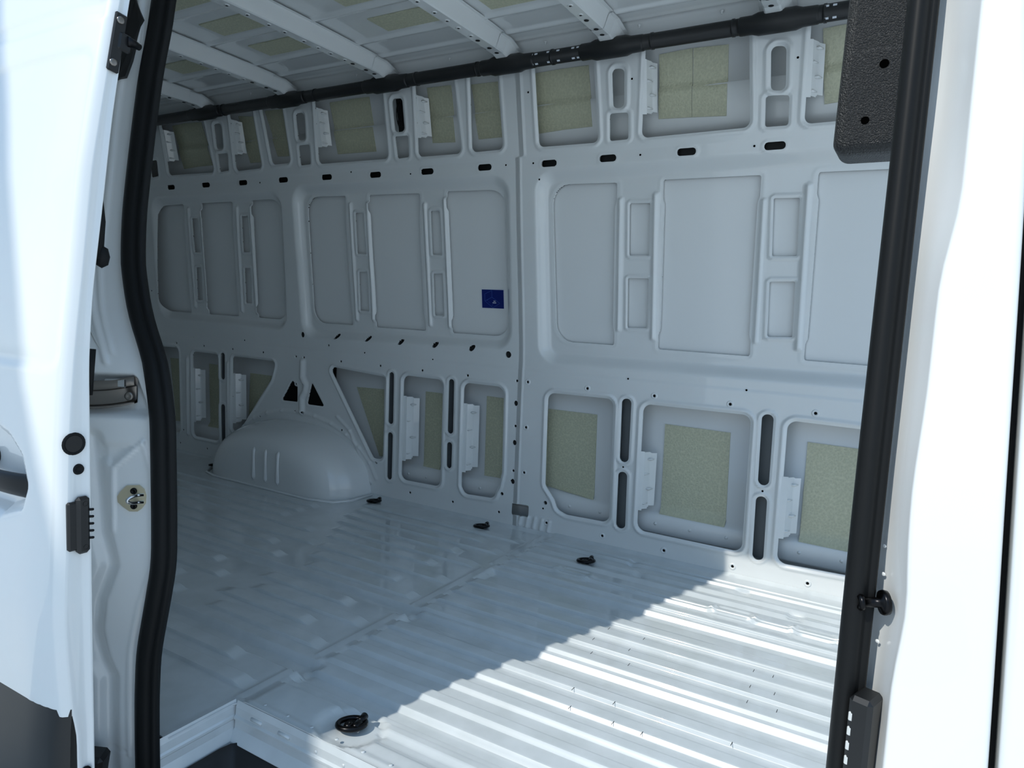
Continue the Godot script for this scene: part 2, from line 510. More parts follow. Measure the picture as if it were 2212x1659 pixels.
# ---------------------------------------------------------------- far wall
func wall_far() -> void:
	var wall := thing("wall_left")
	tag(wall, "", "", "", "structure")
	var s := Sheet.new(-2.95, 1.72, 0.0, 1.93, 0.006, 0.006)
	s.press(pv([-2.5534, 0.7978, -1.4329, 0.7755, -1.3814, 1.4917, -2.4888, 1.5006]), 0.09, 0.052, -0.035)
	s.press(pv([-1.3331, 0.7458, -0.052, 0.7701, -0.0471, 1.4968, -1.317, 1.5134]), 0.09, 0.052, -0.035)
	s.press(pv([0.0665, 0.725, 1.62, 0.7395, 1.62, 1.518, 0.0611, 1.5039]), 0.09, 0.052, -0.035)
	s.cut(pv([0.1372, 0.9004, 0.1408, 0.8772, 0.1515, 0.8563, 0.1681, 0.8397, 0.189, 0.8291, 0.2122, 0.8254, 0.3965, 0.8254, 0.3972, 0.881, 0.3904, 0.8995, 0.3959, 1.3567, 0.4031, 1.3753, 0.4039, 1.4432, 0.2026, 1.4474, 0.1794, 1.4437, 0.1585, 1.4331, 0.1419, 1.4165, 0.1312, 1.3956, 0.1276, 1.3724]), 0.008, 0.0015, 0.01, 0.012, 0.0)
	s.cut(pv([0.5771, 0.8217, 0.9221, 0.8198, 0.9228, 0.8758, 0.916, 0.8944, 0.9217, 1.3547, 0.9289, 1.3734, 0.9297, 1.4418, 0.5836, 1.4442, 0.5829, 1.3757, 0.5897, 1.357, 0.5849, 0.8964, 0.5777, 0.8777]), 0.008, 0.0015, 0.01, 0.012, 0.0)
	s.cut(pv([1.1045, 0.8188, 1.455, 0.8146, 1.4782, 0.8182, 1.4991, 0.8289, 1.5157, 0.8455, 1.5263, 0.8664, 1.53, 0.8896, 1.53, 1.3621, 1.5263, 1.3852, 1.5157, 1.4061, 1.4991, 1.4227, 1.4782, 1.4334, 1.455, 1.4371, 1.1097, 1.4408, 1.1091, 1.3724, 1.116, 1.3537, 1.1121, 0.8934, 1.105, 0.8747]), 0.008, 0.0015, 0.01, 0.012, 0.0)
	s.cut(pv([-1.2641, 0.9092, -1.2604, 0.8861, -1.2498, 0.8652, -1.2332, 0.8486, -1.2123, 0.8379, -1.1891, 0.8342, -0.9963, 0.834, -0.9955, 0.8896, -1.0022, 0.9081, -0.9955, 1.365, -0.9882, 1.3835, -0.9872, 1.4515, -1.1708, 1.4546, -1.194, 1.4509, -1.2149, 1.4403, -1.2315, 1.4237, -1.2421, 1.4028, -1.2458, 1.3796]), 0.008, 0.0015, 0.01, 0.012, 0.0)
	s.cut(pv([-0.8463, 0.8324, -0.5424, 0.8307, -0.5421, 0.886, -0.549, 0.9044, -0.546, 1.3584, -0.5389, 1.3768, -0.5385, 1.4443, -0.8392, 1.4489, -0.84, 1.3811, -0.8332, 1.3626, -0.8385, 0.9064, -0.8457, 0.8879]), 0.008, 0.0015, 0.01, 0.012, 0.0)
	s.cut(pv([-0.3901, 0.83, -0.1606, 0.8298, -0.1374, 0.8334, -0.1165, 0.8441, -0.0999, 0.8607, -0.0893, 0.8816, -0.0856, 0.9048, -0.0885, 1.3667, -0.0922, 1.3899, -0.1028, 1.4108, -0.1194, 1.4274, -0.1403, 1.438, -0.1635, 1.4417, -0.3897, 1.4458, -0.3897, 1.378, -0.3827, 1.3596, -0.3831, 0.9039, -0.3901, 0.8854]), 0.008, 0.0015, 0.01, 0.012, 0.0)
	s.cut(pv([-2.5398, 0.9201, -2.5362, 0.897, -2.5255, 0.876, -2.5089, 0.8595, -2.488, 0.8488, -2.4648, 0.8451, -2.2827, 0.8421, -2.278, 0.8974, -2.2834, 0.9158, -2.2449, 1.3701, -2.2363, 1.3886, -2.2306, 1.4561, -2.3948, 1.4545, -2.418, 1.4508, -2.4389, 1.4402, -2.4555, 1.4236, -2.4662, 1.4027, -2.4698, 1.3795]), 0.008, 0.0015, 0.01, 0.012, 0.0)
	s.cut(pv([-2.1202, 0.8418, -1.8581, 0.8405, -1.8537, 0.8958, -1.8592, 0.9142, -1.8226, 1.3687, -1.8141, 1.3872, -1.8087, 1.4547, -2.0714, 1.4554, -2.0768, 1.3879, -2.0712, 1.3695, -2.1073, 0.9154, -2.1158, 0.897]), 0.008, 0.0015, 0.01, 0.012, 0.0)
	s.cut(pv([-1.6953, 0.8407, -1.5386, 0.8382, -1.5154, 0.8418, -1.4945, 0.8525, -1.4779, 0.8691, -1.4673, 0.89, -1.4636, 0.9132, -1.432, 1.3796, -1.4357, 1.4028, -1.4463, 1.4237, -1.4629, 1.4403, -1.4838, 1.4509, -1.507, 1.4546, -1.6513, 1.4549, -1.6562, 1.3873, -1.6505, 1.3689, -1.683, 0.9144, -1.6914, 0.8959]), 0.008, 0.0015, 0.01, 0.012, 0.0)
	s.cut(pv([0.4558, 1.3662, 0.5357, 1.3641, 0.5341, 1.174, 0.4565, 1.1739]), 0.004, 0.006, 0.008, 0.008)
	s.cut(pv([0.4518, 1.0889, 0.5356, 1.0894, 0.532, 0.9005, 0.4525, 0.8981]), 0.004, 0.006, 0.008, 0.008)
	s.cut(pv([0.9741, 1.3641, 1.0576, 1.3623, 1.0596, 1.1724, 0.9788, 1.1723]), 0.004, 0.006, 0.008, 0.008)
	s.cut(pv([0.9758, 1.0858, 1.0596, 1.0882, 1.0617, 0.8971, 0.9783, 0.8941]), 0.004, 0.006, 0.008, 0.008)
	s.cut(pv([-0.9289, 1.3715, -0.8819, 1.3712, -0.8795, 1.1807, -0.9329, 1.1808]), 0.004, 0.006, 0.008, 0.008)
	s.cut(pv([-0.9327, 1.0956, -0.882, 1.0962, -0.8874, 0.91, -0.9418, 0.9085]), 0.004, 0.006, 0.008, 0.008)
	s.cut(pv([-0.4801, 1.3663, -0.433, 1.3658, -0.4301, 1.1764, -0.4817, 1.1764]), 0.004, 0.006, 0.008, 0.008)
	s.cut(pv([-0.482, 1.0929, -0.434, 1.0936, -0.4356, 0.9059, -0.4855, 0.9058]), 0.004, 0.006, 0.008, 0.008)
	s.cut(pv([-2.1703, 1.3763, -2.1184, 1.3763, -2.1299, 1.1904, -2.1822, 1.1905]), 0.004, 0.006, 0.008, 0.008)
	s.cut(pv([-2.1851, 1.1051, -2.1409, 1.1055, -2.1602, 0.9201, -2.2093, 0.9191]), 0.004, 0.006, 0.008, 0.008)
	s.cut(pv([-1.7455, 1.3775, -1.6991, 1.3775, -1.7091, 1.1897, -1.7616, 1.1898]), 0.004, 0.006, 0.008, 0.008)
	s.cut(pv([-1.7667, 1.1052, -1.7195, 1.1057, -1.7385, 0.9168, -1.7863, 0.9164]), 0.004, 0.006, 0.008, 0.008)
	s.ridge(Vector2(0.4194, 1.3798), Vector2(0.4148, 0.8888), 0.012, 0.011)
	s.ridge(Vector2(0.5572, 1.3908), Vector2(0.5577, 0.8647), 0.015, 0.014)
	s.ridge(Vector2(0.9427, 1.3567), Vector2(0.94, 0.8746), 0.012, 0.011)
	s.ridge(Vector2(1.0824, 1.3981), Vector2(1.0831, 0.8612), 0.015, 0.014)
	s.ridge(Vector2(-0.957, 1.4116), Vector2(-0.9667, 0.8643), 0.012, 0.011)
	s.ridge(Vector2(-0.8448, 1.4076), Vector2(-0.8547, 0.8695), 0.015, 0.014)
	s.ridge(Vector2(-0.5116, 1.3959), Vector2(-0.512, 0.86), 0.012, 0.011)
	s.ridge(Vector2(-0.3979, 1.4112), Vector2(-0.3991, 0.8595), 0.015, 0.014)
	s.ridge(Vector2(-2.1901, 1.43), Vector2(-2.2322, 0.8806), 0.012, 0.011)
	s.ridge(Vector2(-2.0731, 1.4139), Vector2(-2.1146, 0.8744), 0.015, 0.014)
	s.ridge(Vector2(-1.7748, 1.4215), Vector2(-1.8213, 0.8704), 0.012, 0.011)
	s.ridge(Vector2(-1.66, 1.4224), Vector2(-1.6957, 0.868), 0.015, 0.014)
	s.cut(pv([0.5114, 1.5853, 0.892, 1.5893, 0.8783, 1.9, 0.53, 1.9]), 0.022, 0.005, 0.010, 0.012, 0.003)
	s.cut(pv([1.0614, 1.5843, 1.42, 1.5847, 1.42, 1.9, 1.0677, 1.9]), 0.022, 0.005, 0.010, 0.012, 0.003)
	s.cut(pv([0.089, 1.5851, 0.3408, 1.5831, 0.3287, 1.9, 0.0845, 1.9]), 0.022, 0.005, 0.010, 0.012, 0.003)
	s.cut(pv([-0.2255, 1.5866, -0.0747, 1.5879, -0.082, 1.9, -0.2094, 1.9]), 0.022, 0.005, 0.010, 0.012, 0.003)
	s.cut(pv([-0.5063, 1.5875, -0.2804, 1.5858, -0.2963, 1.9, -0.4872, 1.9]), 0.022, 0.005, 0.010, 0.012, 0.003)
	s.cut(pv([-1.1076, 1.5957, -0.6781, 1.5915, -0.6741, 1.9, -1.0796, 1.9]), 0.022, 0.005, 0.010, 0.012, 0.003)
	s.cut(pv([-1.428, 1.6116, -1.2984, 1.6127, -1.305, 1.9, -1.4482, 1.9]), 0.022, 0.005, 0.010, 0.012, 0.003)
	s.cut(pv([-1.7063, 1.5972, -1.507, 1.6013, -1.5191, 1.9, -1.6859, 1.9]), 0.022, 0.005, 0.010, 0.012, 0.003)
	s.cut(pv([-2.2758, 1.6071, -1.8829, 1.6015, -1.909, 1.9, -2.2635, 1.9]), 0.022, 0.005, 0.010, 0.012, 0.003)
	s.cut(pv([0.9494, 1.8241, 0.996, 1.8191, 1.0002, 1.6888, 0.9536, 1.6939]), 0.017, 0.005, 0.010, 0.013, 0.003)
	s.cut(pv([0.4004, 1.8248, 0.4483, 1.8205, 0.4455, 1.6913, 0.4032, 1.6946]), 0.017, 0.005, 0.010, 0.013, 0.003)
	s.cut(pv([-0.6244, 1.8308, -0.5666, 1.8285, -0.5698, 1.6963, -0.6234, 1.6951]), 0.017, 0.005, 0.010, 0.013, 0.003)
	s.cut(pv([-1.2187, 1.8272, -1.1624, 1.8279, -1.1738, 1.7091, -1.2246, 1.7067]), 0.017, 0.005, 0.010, 0.013, 0.003)
	s.cut(pv([-1.8249, 1.8328, -1.7651, 1.8342, -1.7795, 1.7119, -1.8324, 1.71]), 0.017, 0.005, 0.010, 0.013, 0.003)
	s.cut(pv([0.939, 1.6789, 1.0122, 1.6747, 1.0131, 1.5845, 0.9402, 1.5851]), 0.008, 0.003, 0.010, 0.011, 0.002)
	s.cut(pv([0.3896, 1.6772, 0.461, 1.6752, 0.4603, 1.5852, 0.3876, 1.5844]), 0.008, 0.003, 0.010, 0.011, 0.002)
	s.cut(pv([-0.6257, 1.6783, -0.5529, 1.6782, -0.5589, 1.5903, -0.6221, 1.5877]), 0.008, 0.003, 0.010, 0.011, 0.002)
	s.cut(pv([-1.2269, 1.6862, -1.1534, 1.686, -1.1614, 1.5974, -1.2312, 1.5964]), 0.008, 0.003, 0.010, 0.011, 0.002)
	s.cut(pv([-1.8308, 1.6883, -1.752, 1.6897, -1.7637, 1.6033, -1.8358, 1.6005]), 0.008, 0.003, 0.010, 0.011, 0.002)
	s.cut(pv([-2.4261, 1.6903, -2.3637, 1.6937, -2.3747, 1.6082, -2.4421, 1.6043]), 0.008, 0.003, 0.010, 0.011, 0.002)
	s.cut(pv([-2.3123, 1.5316, -2.2443, 1.5316, -2.2443, 1.5566, -2.3123, 1.5566]), 0.0115, 0.002, 0.006, 0.005)
	s.cut(pv([-2.005, 1.5294, -1.937, 1.5294, -1.937, 1.5544, -2.005, 1.5544]), 0.0115, 0.002, 0.006, 0.005)
	s.cut(pv([-1.7029, 1.5264, -1.6349, 1.5264, -1.6349, 1.5514, -1.7029, 1.5514]), 0.0115, 0.002, 0.006, 0.005)
	s.cut(pv([-1.4005, 1.5247, -1.3325, 1.5247, -1.3325, 1.5497, -1.4005, 1.5497]), 0.0115, 0.002, 0.006, 0.005)
	s.cut(pv([-1.101, 1.522, -1.033, 1.522, -1.033, 1.547, -1.101, 1.547]), 0.0115, 0.002, 0.006, 0.005)
	s.cut(pv([-0.7959, 1.5159, -0.7279, 1.5159, -0.7279, 1.5409, -0.7959, 1.5409]), 0.0115, 0.002, 0.006, 0.005)
	s.cut(pv([-0.4995, 1.5131, -0.4315, 1.5131, -0.4315, 1.5381, -0.4995, 1.5381]), 0.0115, 0.002, 0.006, 0.005)
	s.cut(pv([-0.2021, 1.5125, -0.1341, 1.5125, -0.1341, 1.5375, -0.2021, 1.5375]), 0.0115, 0.002, 0.006, 0.005)
	s.cut(pv([0.0961, 1.5103, 0.1641, 1.5103, 0.1641, 1.5353, 0.0961, 1.5353]), 0.0115, 0.002, 0.006, 0.005)
	s.cut(pv([0.3444, 1.5128, 0.4124, 1.5128, 0.4124, 1.5378, 0.3444, 1.5378]), 0.0115, 0.002, 0.006, 0.005)
	s.cut(pv([0.6432, 1.5148, 0.7112, 1.5148, 0.7112, 1.5398, 0.6432, 1.5398]), 0.0115, 0.002, 0.006, 0.005)
	s.cut(pv([0.9404, 1.5128, 1.0084, 1.5128, 1.0084, 1.5378, 0.9404, 1.5378]), 0.0115, 0.002, 0.006, 0.005)
	s.cut(pv([0.1259, 0.6104, 0.3998, 0.6137, 0.42, 0.6066, 0.4292, 0.1095, 0.2329, 0.1063, 0.193, 0.1207, 0.1755, 0.1617, 0.1308, 0.2142]), 0.032, 0.007, 0.010, 0.013, 0.003)
	s.cut(pv([0.5486, 0.1045, 0.9536, 0.1028, 0.9497, 0.6104, 0.5446, 0.6085]), 0.032, 0.007, 0.010, 0.013, 0.003)
	s.cut(pv([1.0771, 0.0919, 1.42, 0.1017, 1.42, 0.6037, 1.0743, 0.608]), 0.032, 0.007, 0.010, 0.013, 0.003)
	s.cut(pv([-0.2987, 0.6138, -0.1127, 0.6129, -0.0883, 0.595, -0.0837, 0.2361, -0.0966, 0.1712, -0.1101, 0.1479, -0.1184, 0.1126, -0.2779, 0.1055, -0.297, 0.1369]), 0.032, 0.007, 0.010, 0.013, 0.003)
	s.cut(pv([-0.6492, 0.1115, -0.4156, 0.1147, -0.4163, 0.6146, -0.6448, 0.6167]), 0.032, 0.007, 0.010, 0.013, 0.003)
	s.cut(pv([-1.1308, 0.6195, -0.7588, 0.5981, -0.768, 0.1911, -0.8278, 0.1891]), 0.02, 0.007, 0.010, 0.013, 0.003)
	s.cut(pv([-1.8783, 0.6166, -1.5512, 0.6144, -1.5335, 0.597, -1.5648, 0.5113, -1.8349, 0.1856, -1.8868, 0.1896]), 0.02, 0.007, 0.010, 0.013, 0.003)
	s.cut(pv([-2.2435, 0.1136, -2.0041, 0.1129, -2.0013, 0.6169, -2.2377, 0.6183]), 0.032, 0.007, 0.010, 0.013, 0.003)
	s.cut(pv([-2.6329, 0.1107, -2.3675, 0.1147, -2.3717, 0.63, -2.6393, 0.6264]), 0.032, 0.007, 0.010, 0.013, 0.003)
	s.cut(pv([0.4555, 0.6196, 0.4949, 0.6237, 0.4969, 0.3706, 0.46, 0.3649]), 0.0185, 0.005, 0.008, 0.010)
	s.cut(pv([0.4575, 0.3249, 0.4946, 0.3309, 0.4996, 0.1006, 0.4603, 0.0926]), 0.0175, 0.005, 0.008, 0.010)
	s.cut(pv([0.9867, 0.6191, 1.0269, 0.6235, 1.0289, 0.3675, 0.9911, 0.361]), 0.0189, 0.005, 0.008, 0.010)
	s.cut(pv([0.9888, 0.3195, 1.0273, 0.3264, 1.0312, 0.0914, 0.9928, 0.0825]), 0.0181, 0.005, 0.008, 0.010)
	s.cut(pv([-0.3815, 0.6216, -0.3524, 0.6236, -0.3504, 0.3748, -0.3815, 0.3708]), 0.0137, 0.005, 0.008, 0.010)
	s.cut(pv([-0.3828, 0.3302, -0.3542, 0.3335, -0.3555, 0.1006, -0.3802, 0.0962]), 0.0134, 0.005, 0.008, 0.010)
	s.cut(pv([-0.7324, 0.6237, -0.7046, 0.6251, -0.7046, 0.3742, -0.7342, 0.3724]), 0.0131, 0.005, 0.008, 0.010)
	s.cut(pv([-0.7362, 0.33, -0.7051, 0.3329, -0.7072, 0.0999, -0.7365, 0.0964]), 0.0146, 0.005, 0.008, 0.010)
	s.cut(pv([-1.9805, 0.6276, -1.9461, 0.6301, -1.9484, 0.3765, -1.9791, 0.3747]), 0.0162, 0.005, 0.008, 0.010)
	s.cut(pv([-1.9819, 0.3314, -1.9491, 0.335, -1.9492, 0.0974, -1.9803, 0.0931]), 0.0154, 0.005, 0.008, 0.010)
	s.cut(pv([-1.2523, 0.5276, -1.1617, 0.4089, -1.2856, 0.4074, -1.2823, 0.4249]), 0.006, 0.002, 0.008, 0.008)
	s.cut(pv([-1.3965, 0.5242, -1.3581, 0.4933, -1.358, 0.4119, -1.4781, 0.409]), 0.006, 0.002, 0.008, 0.008)
	s.cut(pv([-0.0271, 0.1083, 0.0566, 0.1114, 0.0562, 0.0596, -0.0289, 0.0555]), 0.006)
	s.hole(Vector2(-1.0915, 0.7725), 0.019, 0.012, 0.6)
	s.hole(Vector2(-0.8813, 0.7737), 0.019, 0.012, 0.6)
	s.hole(Vector2(-0.6721, 0.7711), 0.019, 0.012, 0.6)
	s.hole(Vector2(-0.4675, 0.7713), 0.019, 0.012, 0.6)
	s.hole(Vector2(-0.263, 0.7702), 0.019, 0.012, 0.6)
	s.hole(Vector2(-1.3221, 0.7685), 0.013, 0.015, 0)
	s.hole(Vector2(-0.0731, 0.7552), 0.0145, 0.0145, 0)
	s.hole(Vector2(-0.0256, 0.549), 0.01, 0.012, 0)
	s.hole(Vector2(-0.0249, 0.3774), 0.01, 0.012, 0)
	s.hole(Vector2(-0.0267, 0.2049), 0.01, 0.012, 0)
	s.hole(Vector2(-0.0785, 0.1408), 0.008, 0.008, 0)
	s.hole(Vector2(0.1359, 0.1383), 0.009, 0.009, 0)
	s.hole(Vector2(-1.1374, 0.7252), 0.006, 0.007, 0)
	s.hole(Vector2(-0.8063, 0.169), 0.007, 0.007, 0)
	s.ridge_path([-1.3205, 0.626, -1.3237, 0.5455, -1.2963, 0.5065, -1.303, 0.4741, -1.3269, 0.4398, -1.3267, 0.3659], 0.028, 0.014)
	s.ridge(Vector2(-0.9836, 0.306), Vector2(-0.8443, 0.0666), 0.014, 0.006)
	s.ridge(Vector2(-1.0734, 0.3663), Vector2(-0.9836, 0.306), 0.014, 0.006)
	s.ridge(Vector2(-2.282, 0.5705), Vector2(-2.2901, 0.1234), 0.02, 0.012)
	s.ridge(Vector2(-1.9129, 0.572), Vector2(-1.9164, 0.1047), 0.02, 0.012)
	s.hole(Vector2(-2.3906, 0.6569), 0.0085)
	s.hole(Vector2(-2.1333, 0.6572), 0.0085)
	s.hole(Vector2(-1.8797, 0.6557), 0.0085)
	s.hole(Vector2(-1.6267, 0.6553), 0.0085)
	s.hole(Vector2(-1.3722, 0.6513), 0.0085)
	s.hole(Vector2(-1.3138, 0.6508), 0.0085)
	s.hole(Vector2(-1.051, 0.6503), 0.0085)
	s.hole(Vector2(-0.792, 0.6492), 0.0085)
	s.hole(Vector2(-0.5363, 0.6482), 0.0085)
	s.hole(Vector2(-0.2808, 0.6468), 0.0085)
	s.hole(Vector2(-0.0253, 0.6462), 0.0085)
	s.hole(Vector2(0.0272, 0.6461), 0.0085)
	s.hole(Vector2(0.3043, 0.6453), 0.0085)
	s.hole(Vector2(0.586, 0.6441), 0.0085)
	s.hole(Vector2(0.8731, 0.643), 0.0085)
	s.hole(Vector2(1.1611, 0.6428), 0.0085)
	s.hole(Vector2(-2.339, 0.1369), 0.0085)
	s.hole(Vector2(-2.1188, 0.0525), 0.0085)
	s.hole(Vector2(-2.3746, 0.0521), 0.0085)
	s.hole(Vector2(-0.8474, 0.0542), 0.0085)
	s.hole(Vector2(-0.5947, 0.0547), 0.0085)
	s.hole(Vector2(-0.3441, 0.0552), 0.0085)
	s.hole(Vector2(-0.0933, 0.0545), 0.0085)
	s.hole(Vector2(0.1456, 0.0526), 0.0085)
	s.hole(Vector2(0.4028, 0.0494), 0.0085)
	s.hole(Vector2(0.6627, 0.0448), 0.0085)
	s.hole(Vector2(0.9252, 0.0419), 0.0085)
	s.hole(Vector2(1.1847, 0.0403), 0.0085)
	s.hole(Vector2(-0.0247, 0.45), 0.0085)
	s.hole(Vector2(-0.0264, 0.2525), 0.0085)
	s.hole(Vector2(0.0271, 0.4505), 0.0085)
	s.hole(Vector2(0.027, 0.2528), 0.0085)
	s.hole(Vector2(-1.6517, 0.3003), 0.0085)
	s.hole(Vector2(-1.3718, 0.3583), 0.0085)
	s.hole(Vector2(-1.3129, 0.3589), 0.0085)
	s.hole(Vector2(-1.372, 0.5067), 0.0085)
	s.hole(Vector2(-1.3133, 0.5049), 0.0085)
	s.hole(Vector2(-1.0406, 0.3011), 0.0085)
	# sheet overlaps: belt crease, joint under the upper windows, upright joint
	for j in s.nv:
		var y := s.vs[j]
		var lap := 0.003 * smoothstep(0.705, 0.694, y) + 0.0025 * smoothstep(1.553, 1.560, y)
		for i in s.nu:
			var x := s.u0 + i * s.du
			s.d[j * s.nu + i] += lap + (0.0035 if x < (0.004 if y < 1.555 else 0.024) else 0.0)
	s.ridge(Vector2(-1.93, 0.03), Vector2(-1.78, 0.22), 0.02, 0.006)
	for k in 12:   # raised flange that follows the wheel arch
		var a := PI * (0.08 + 0.07 * k)
		var b := PI * (0.08 + 0.07 * (k + 1))
		s.ridge(Vector2(-1.355 + 0.565 * cos(a), 0.36 * sin(a)), Vector2(-1.355 + 0.565 * cos(b), 0.36 * sin(b)), 0.016, 0.005)
	for k in 5: s.ridge(Vector2(0.012 + 0.035 * k, 0.018), Vector2(0.02 + 0.035 * k, 0.06), 0.011, 0.008)
	var whole := s.h.duplicate()
	for side in 2:
		for j in s.nv:
			var xb := 0.0 if s.vs[j] < 1.555 else 0.02
			for i in s.nu:
				var x := s.u0 + i * s.du
				var k := j * s.nu + i
				s.h[k] = minf(whole[k], xb - x if side == 0 else x - xb + 0.02)
		part(wall, "inner_panel", s.mesh(func(u: float, v: float, d: float) -> Vector3: return Vector3(u, v, W(v) + d), 0.009 if side == 1 else 0.005), M["white paint"])

	# outer skin behind the cut-outs, and the closed rail behind the row of slots, coloured dark for shade
	var st := begin(true)
	var grid := []
	var levels: Array[float] = []
	for y in SY:
		if y < 0.7 or y > 1.5: levels.append(y)
	for k in 43: levels.append(0.70 + 0.02 * k - 0.0001)
	levels.sort()
	for y in levels:
		var row := PackedVector3Array()
		for x in [-3.0, 1.78]: row.append(Vector3(x, y, S(y)))
		grid.append(row)
	rows(st, grid)
	st.set_smooth_group(-1)
	part(wall, "outer_panel", tris(st), M["outer skin"])
	var rail := begin()
	for k in 16:
		var x := -2.9 + 0.3 * k
		for q in [[1.5045, 1.562]]:
			quad(rail, Vector3(x, q[0], W(q[0]) - 0.006), Vector3(x, q[0], W(q[0]) - 0.03), Vector3(x + 0.3, q[0], W(q[0]) - 0.03), Vector3(x + 0.3, q[0], W(q[0]) - 0.006))
			quad(rail, Vector3(x, q[0], W(q[0]) - 0.03), Vector3(x, q[1], W(q[1]) - 0.03), Vector3(x + 0.3, q[1], W(q[1]) - 0.03), Vector3(x + 0.3, q[0], W(q[0]) - 0.03))
			quad(rail, Vector3(x, q[1], W(q[1]) - 0.03), Vector3(x, q[1], W(q[1]) - 0.006), Vector3(x + 0.3, q[1], W(q[1]) - 0.006), Vector3(x + 0.3, q[1], W(q[1]) - 0.03))
	part(wall, "slot_rail", tris(rail), M["hole shade and marks"])  # dark colour gives the slots their inner shade
	var arch_box := begin()
	block(arch_box, Vector3(-1.36, 0.46, -0.05), Vector3(0.42, 0.36, 0.003))
	part(wall, "arch_cavity", tris(arch_box), M["hole shade and marks"])  # plate coloured dark in place of shade behind the openings
	pad(wall, pv([0.5482, 1.6644, 0.6699, 1.6597, 0.6724, 1.8778, 0.5522, 1.8733]), 0)
	pad(wall, pv([0.6715, 1.6595, 0.7923, 1.6531, 0.796, 1.8727, 0.6756, 1.8774]), 1)
	pad(wall, pv([1.1077, 1.6585, 1.1502, 1.6611, 1.1603, 1.8799, 1.0911, 1.8772]), 2)
	pad(wall, pv([0.0286, 1.6547, 0.1605, 1.6608, 0.1511, 1.8741, 0.0344, 1.8717]), 3)
	pad(wall, pv([0.1605, 1.6608, 0.282, 1.6622, 0.276, 1.8732, 0.1511, 1.8741]), 4)
	pad(wall, pv([-0.2422, 1.6565, -0.1249, 1.6563, -0.1235, 1.8634, -0.2566, 1.8662]), 5)
	pad(wall, pv([-0.4837, 1.6599, -0.3647, 1.6548, -0.3589, 1.8756, -0.4857, 1.8787]), 6)
	pad(wall, pv([-1.0559, 1.653, -0.9396, 1.6513, -0.9409, 1.8797, -1.0624, 1.8782]), 7)
	pad(wall, pv([-0.9396, 1.6513, -0.8146, 1.6488, -0.816, 1.8785, -0.9409, 1.8797]), 8)
	pad(wall, pv([-1.4717, 1.6698, -1.3813, 1.6661, -1.3869, 1.8812, -1.5107, 1.8845]), 9)
	pad(wall, pv([-1.6862, 1.6524, -1.5999, 1.6516, -1.5901, 1.8664, -1.7141, 1.8796]), 10)
	pad(wall, pv([-2.2469, 1.655, -2.1242, 1.66, -2.1443, 1.8839, -2.2745, 1.881]), 11)
	pad(wall, pv([-2.1242, 1.66, -1.9954, 1.6595, -2.0222, 1.878, -2.1443, 1.8839]), 12)
	pad(wall, pv([0.0847, 0.1893, 0.1387, 0.165, 0.3195, 0.1676, 0.3117, 0.5286, 0.0823, 0.5282]), 13)
	pad(wall, pv([0.6112, 0.165, 0.8686, 0.1631, 0.8601, 0.5237, 0.6052, 0.5258]), 14)
	pad(wall, pv([1.1347, 0.1635, 1.3241, 0.1619, 1.319, 0.5237, 1.1326, 0.5257]), 15)
	pad(wall, pv([-0.234, 0.1811, -0.1422, 0.1831, -0.1183, 0.5496, -0.237, 0.551]), 16)
	pad(wall, pv([-0.5864, 0.1705, -0.4852, 0.1688, -0.4863, 0.5375, -0.5872, 0.5372]), 17)
	pad(wall, pv([-0.8698, 0.1785, -0.8452, 0.1797, -0.8521, 0.5216, -1.0325, 0.5159]), 18)
	pad(wall, pv([-1.867, 0.2492, -1.776, 0.3271, -1.6691, 0.5174, -1.8514, 0.5173]), 19)
	pad(wall, pv([-2.2116, 0.1646, -2.1084, 0.166, -2.1179, 0.5413, -2.2209, 0.5414]), 20)
	pad(wall, pv([-2.5499, 0.1613, -2.4715, 0.1642, -2.5084, 0.5504, -2.6024, 0.5491]), 21)
	bracket(wall, 0.5483, 0.1843, 0.4208, 0.5949, false)
	bracket(wall, 1.0802, 0.1811, 0.4067, 1.1274, false)
	bracket(wall, -0.2953, 0.2022, 0.5196, -0.2446, false)
	bracket(wall, -0.6456, 0.2026, 0.5174, -0.5878, false)
	bracket(wall, -1.8809, 0.2328, 0.5197, -1.8301, false)
	bracket(wall, -2.2407, 0.1968, 0.519, -2.1942, false)
	bracket(wall, 0.5215, 1.6637, 1.8419, 0.5545, true)
	bracket(wall, 1.0659, 1.6631, 1.829, 1.1046, true)
	bracket(wall, -0.4969, 1.6646, 1.8337, -0.462, true)
	bracket(wall, -1.0874, 1.67, 1.8425, -1.0571, true)
	bracket(wall, -1.6908, 1.6776, 1.8452, -1.6641, true)
	bracket(wall, -2.2696, 1.6802, 1.8456, -2.2355, true)
	# closed channels behind the upright slots of the lower posts, greyed to stand for shade
	for q in [[-1.969, 0.022], [-0.719, 0.024], [-0.367, 0.024], [0.477, 0.034], [1.01, 0.036]]:
		var ch := begin()
		block(ch, Vector3(q[0], 0.36, -0.040), Vector3(q[1] * 2.0, 0.56, 0.002))
		for sgn in [-1, 1]: block(ch, Vector3(q[0] + sgn * q[1], 0.36, -0.018), Vector3(0.002, 0.56, 0.044))
		part(wall, "post_channel", tris(ch), M["post slot shade"])
	# rivets on the sill rail seen through the lower openings
	var rv := begin(true)
	lathe(rv, Vector3.ZERO, Vector3.BACK, [Vector2(0.0065, 0), Vector2(0.006, 0.002), Vector2(0.003, 0.0035), Vector2(0.0, 0.004)], 10)
	var rivet := tris(rv)
	for x in [-2.05, -1.9, -0.66, -0.55, -0.24, -0.13, 0.22, 0.36, 0.60, 0.74, 0.88, 1.14, 1.28]:
		part(wall, "rivet", rivet, M["white paint"], Vector3(x, 0.125, S(0.125)))
	# threaded inserts and small holes, dark pieces painted for their shade
	var ring := begin(true)
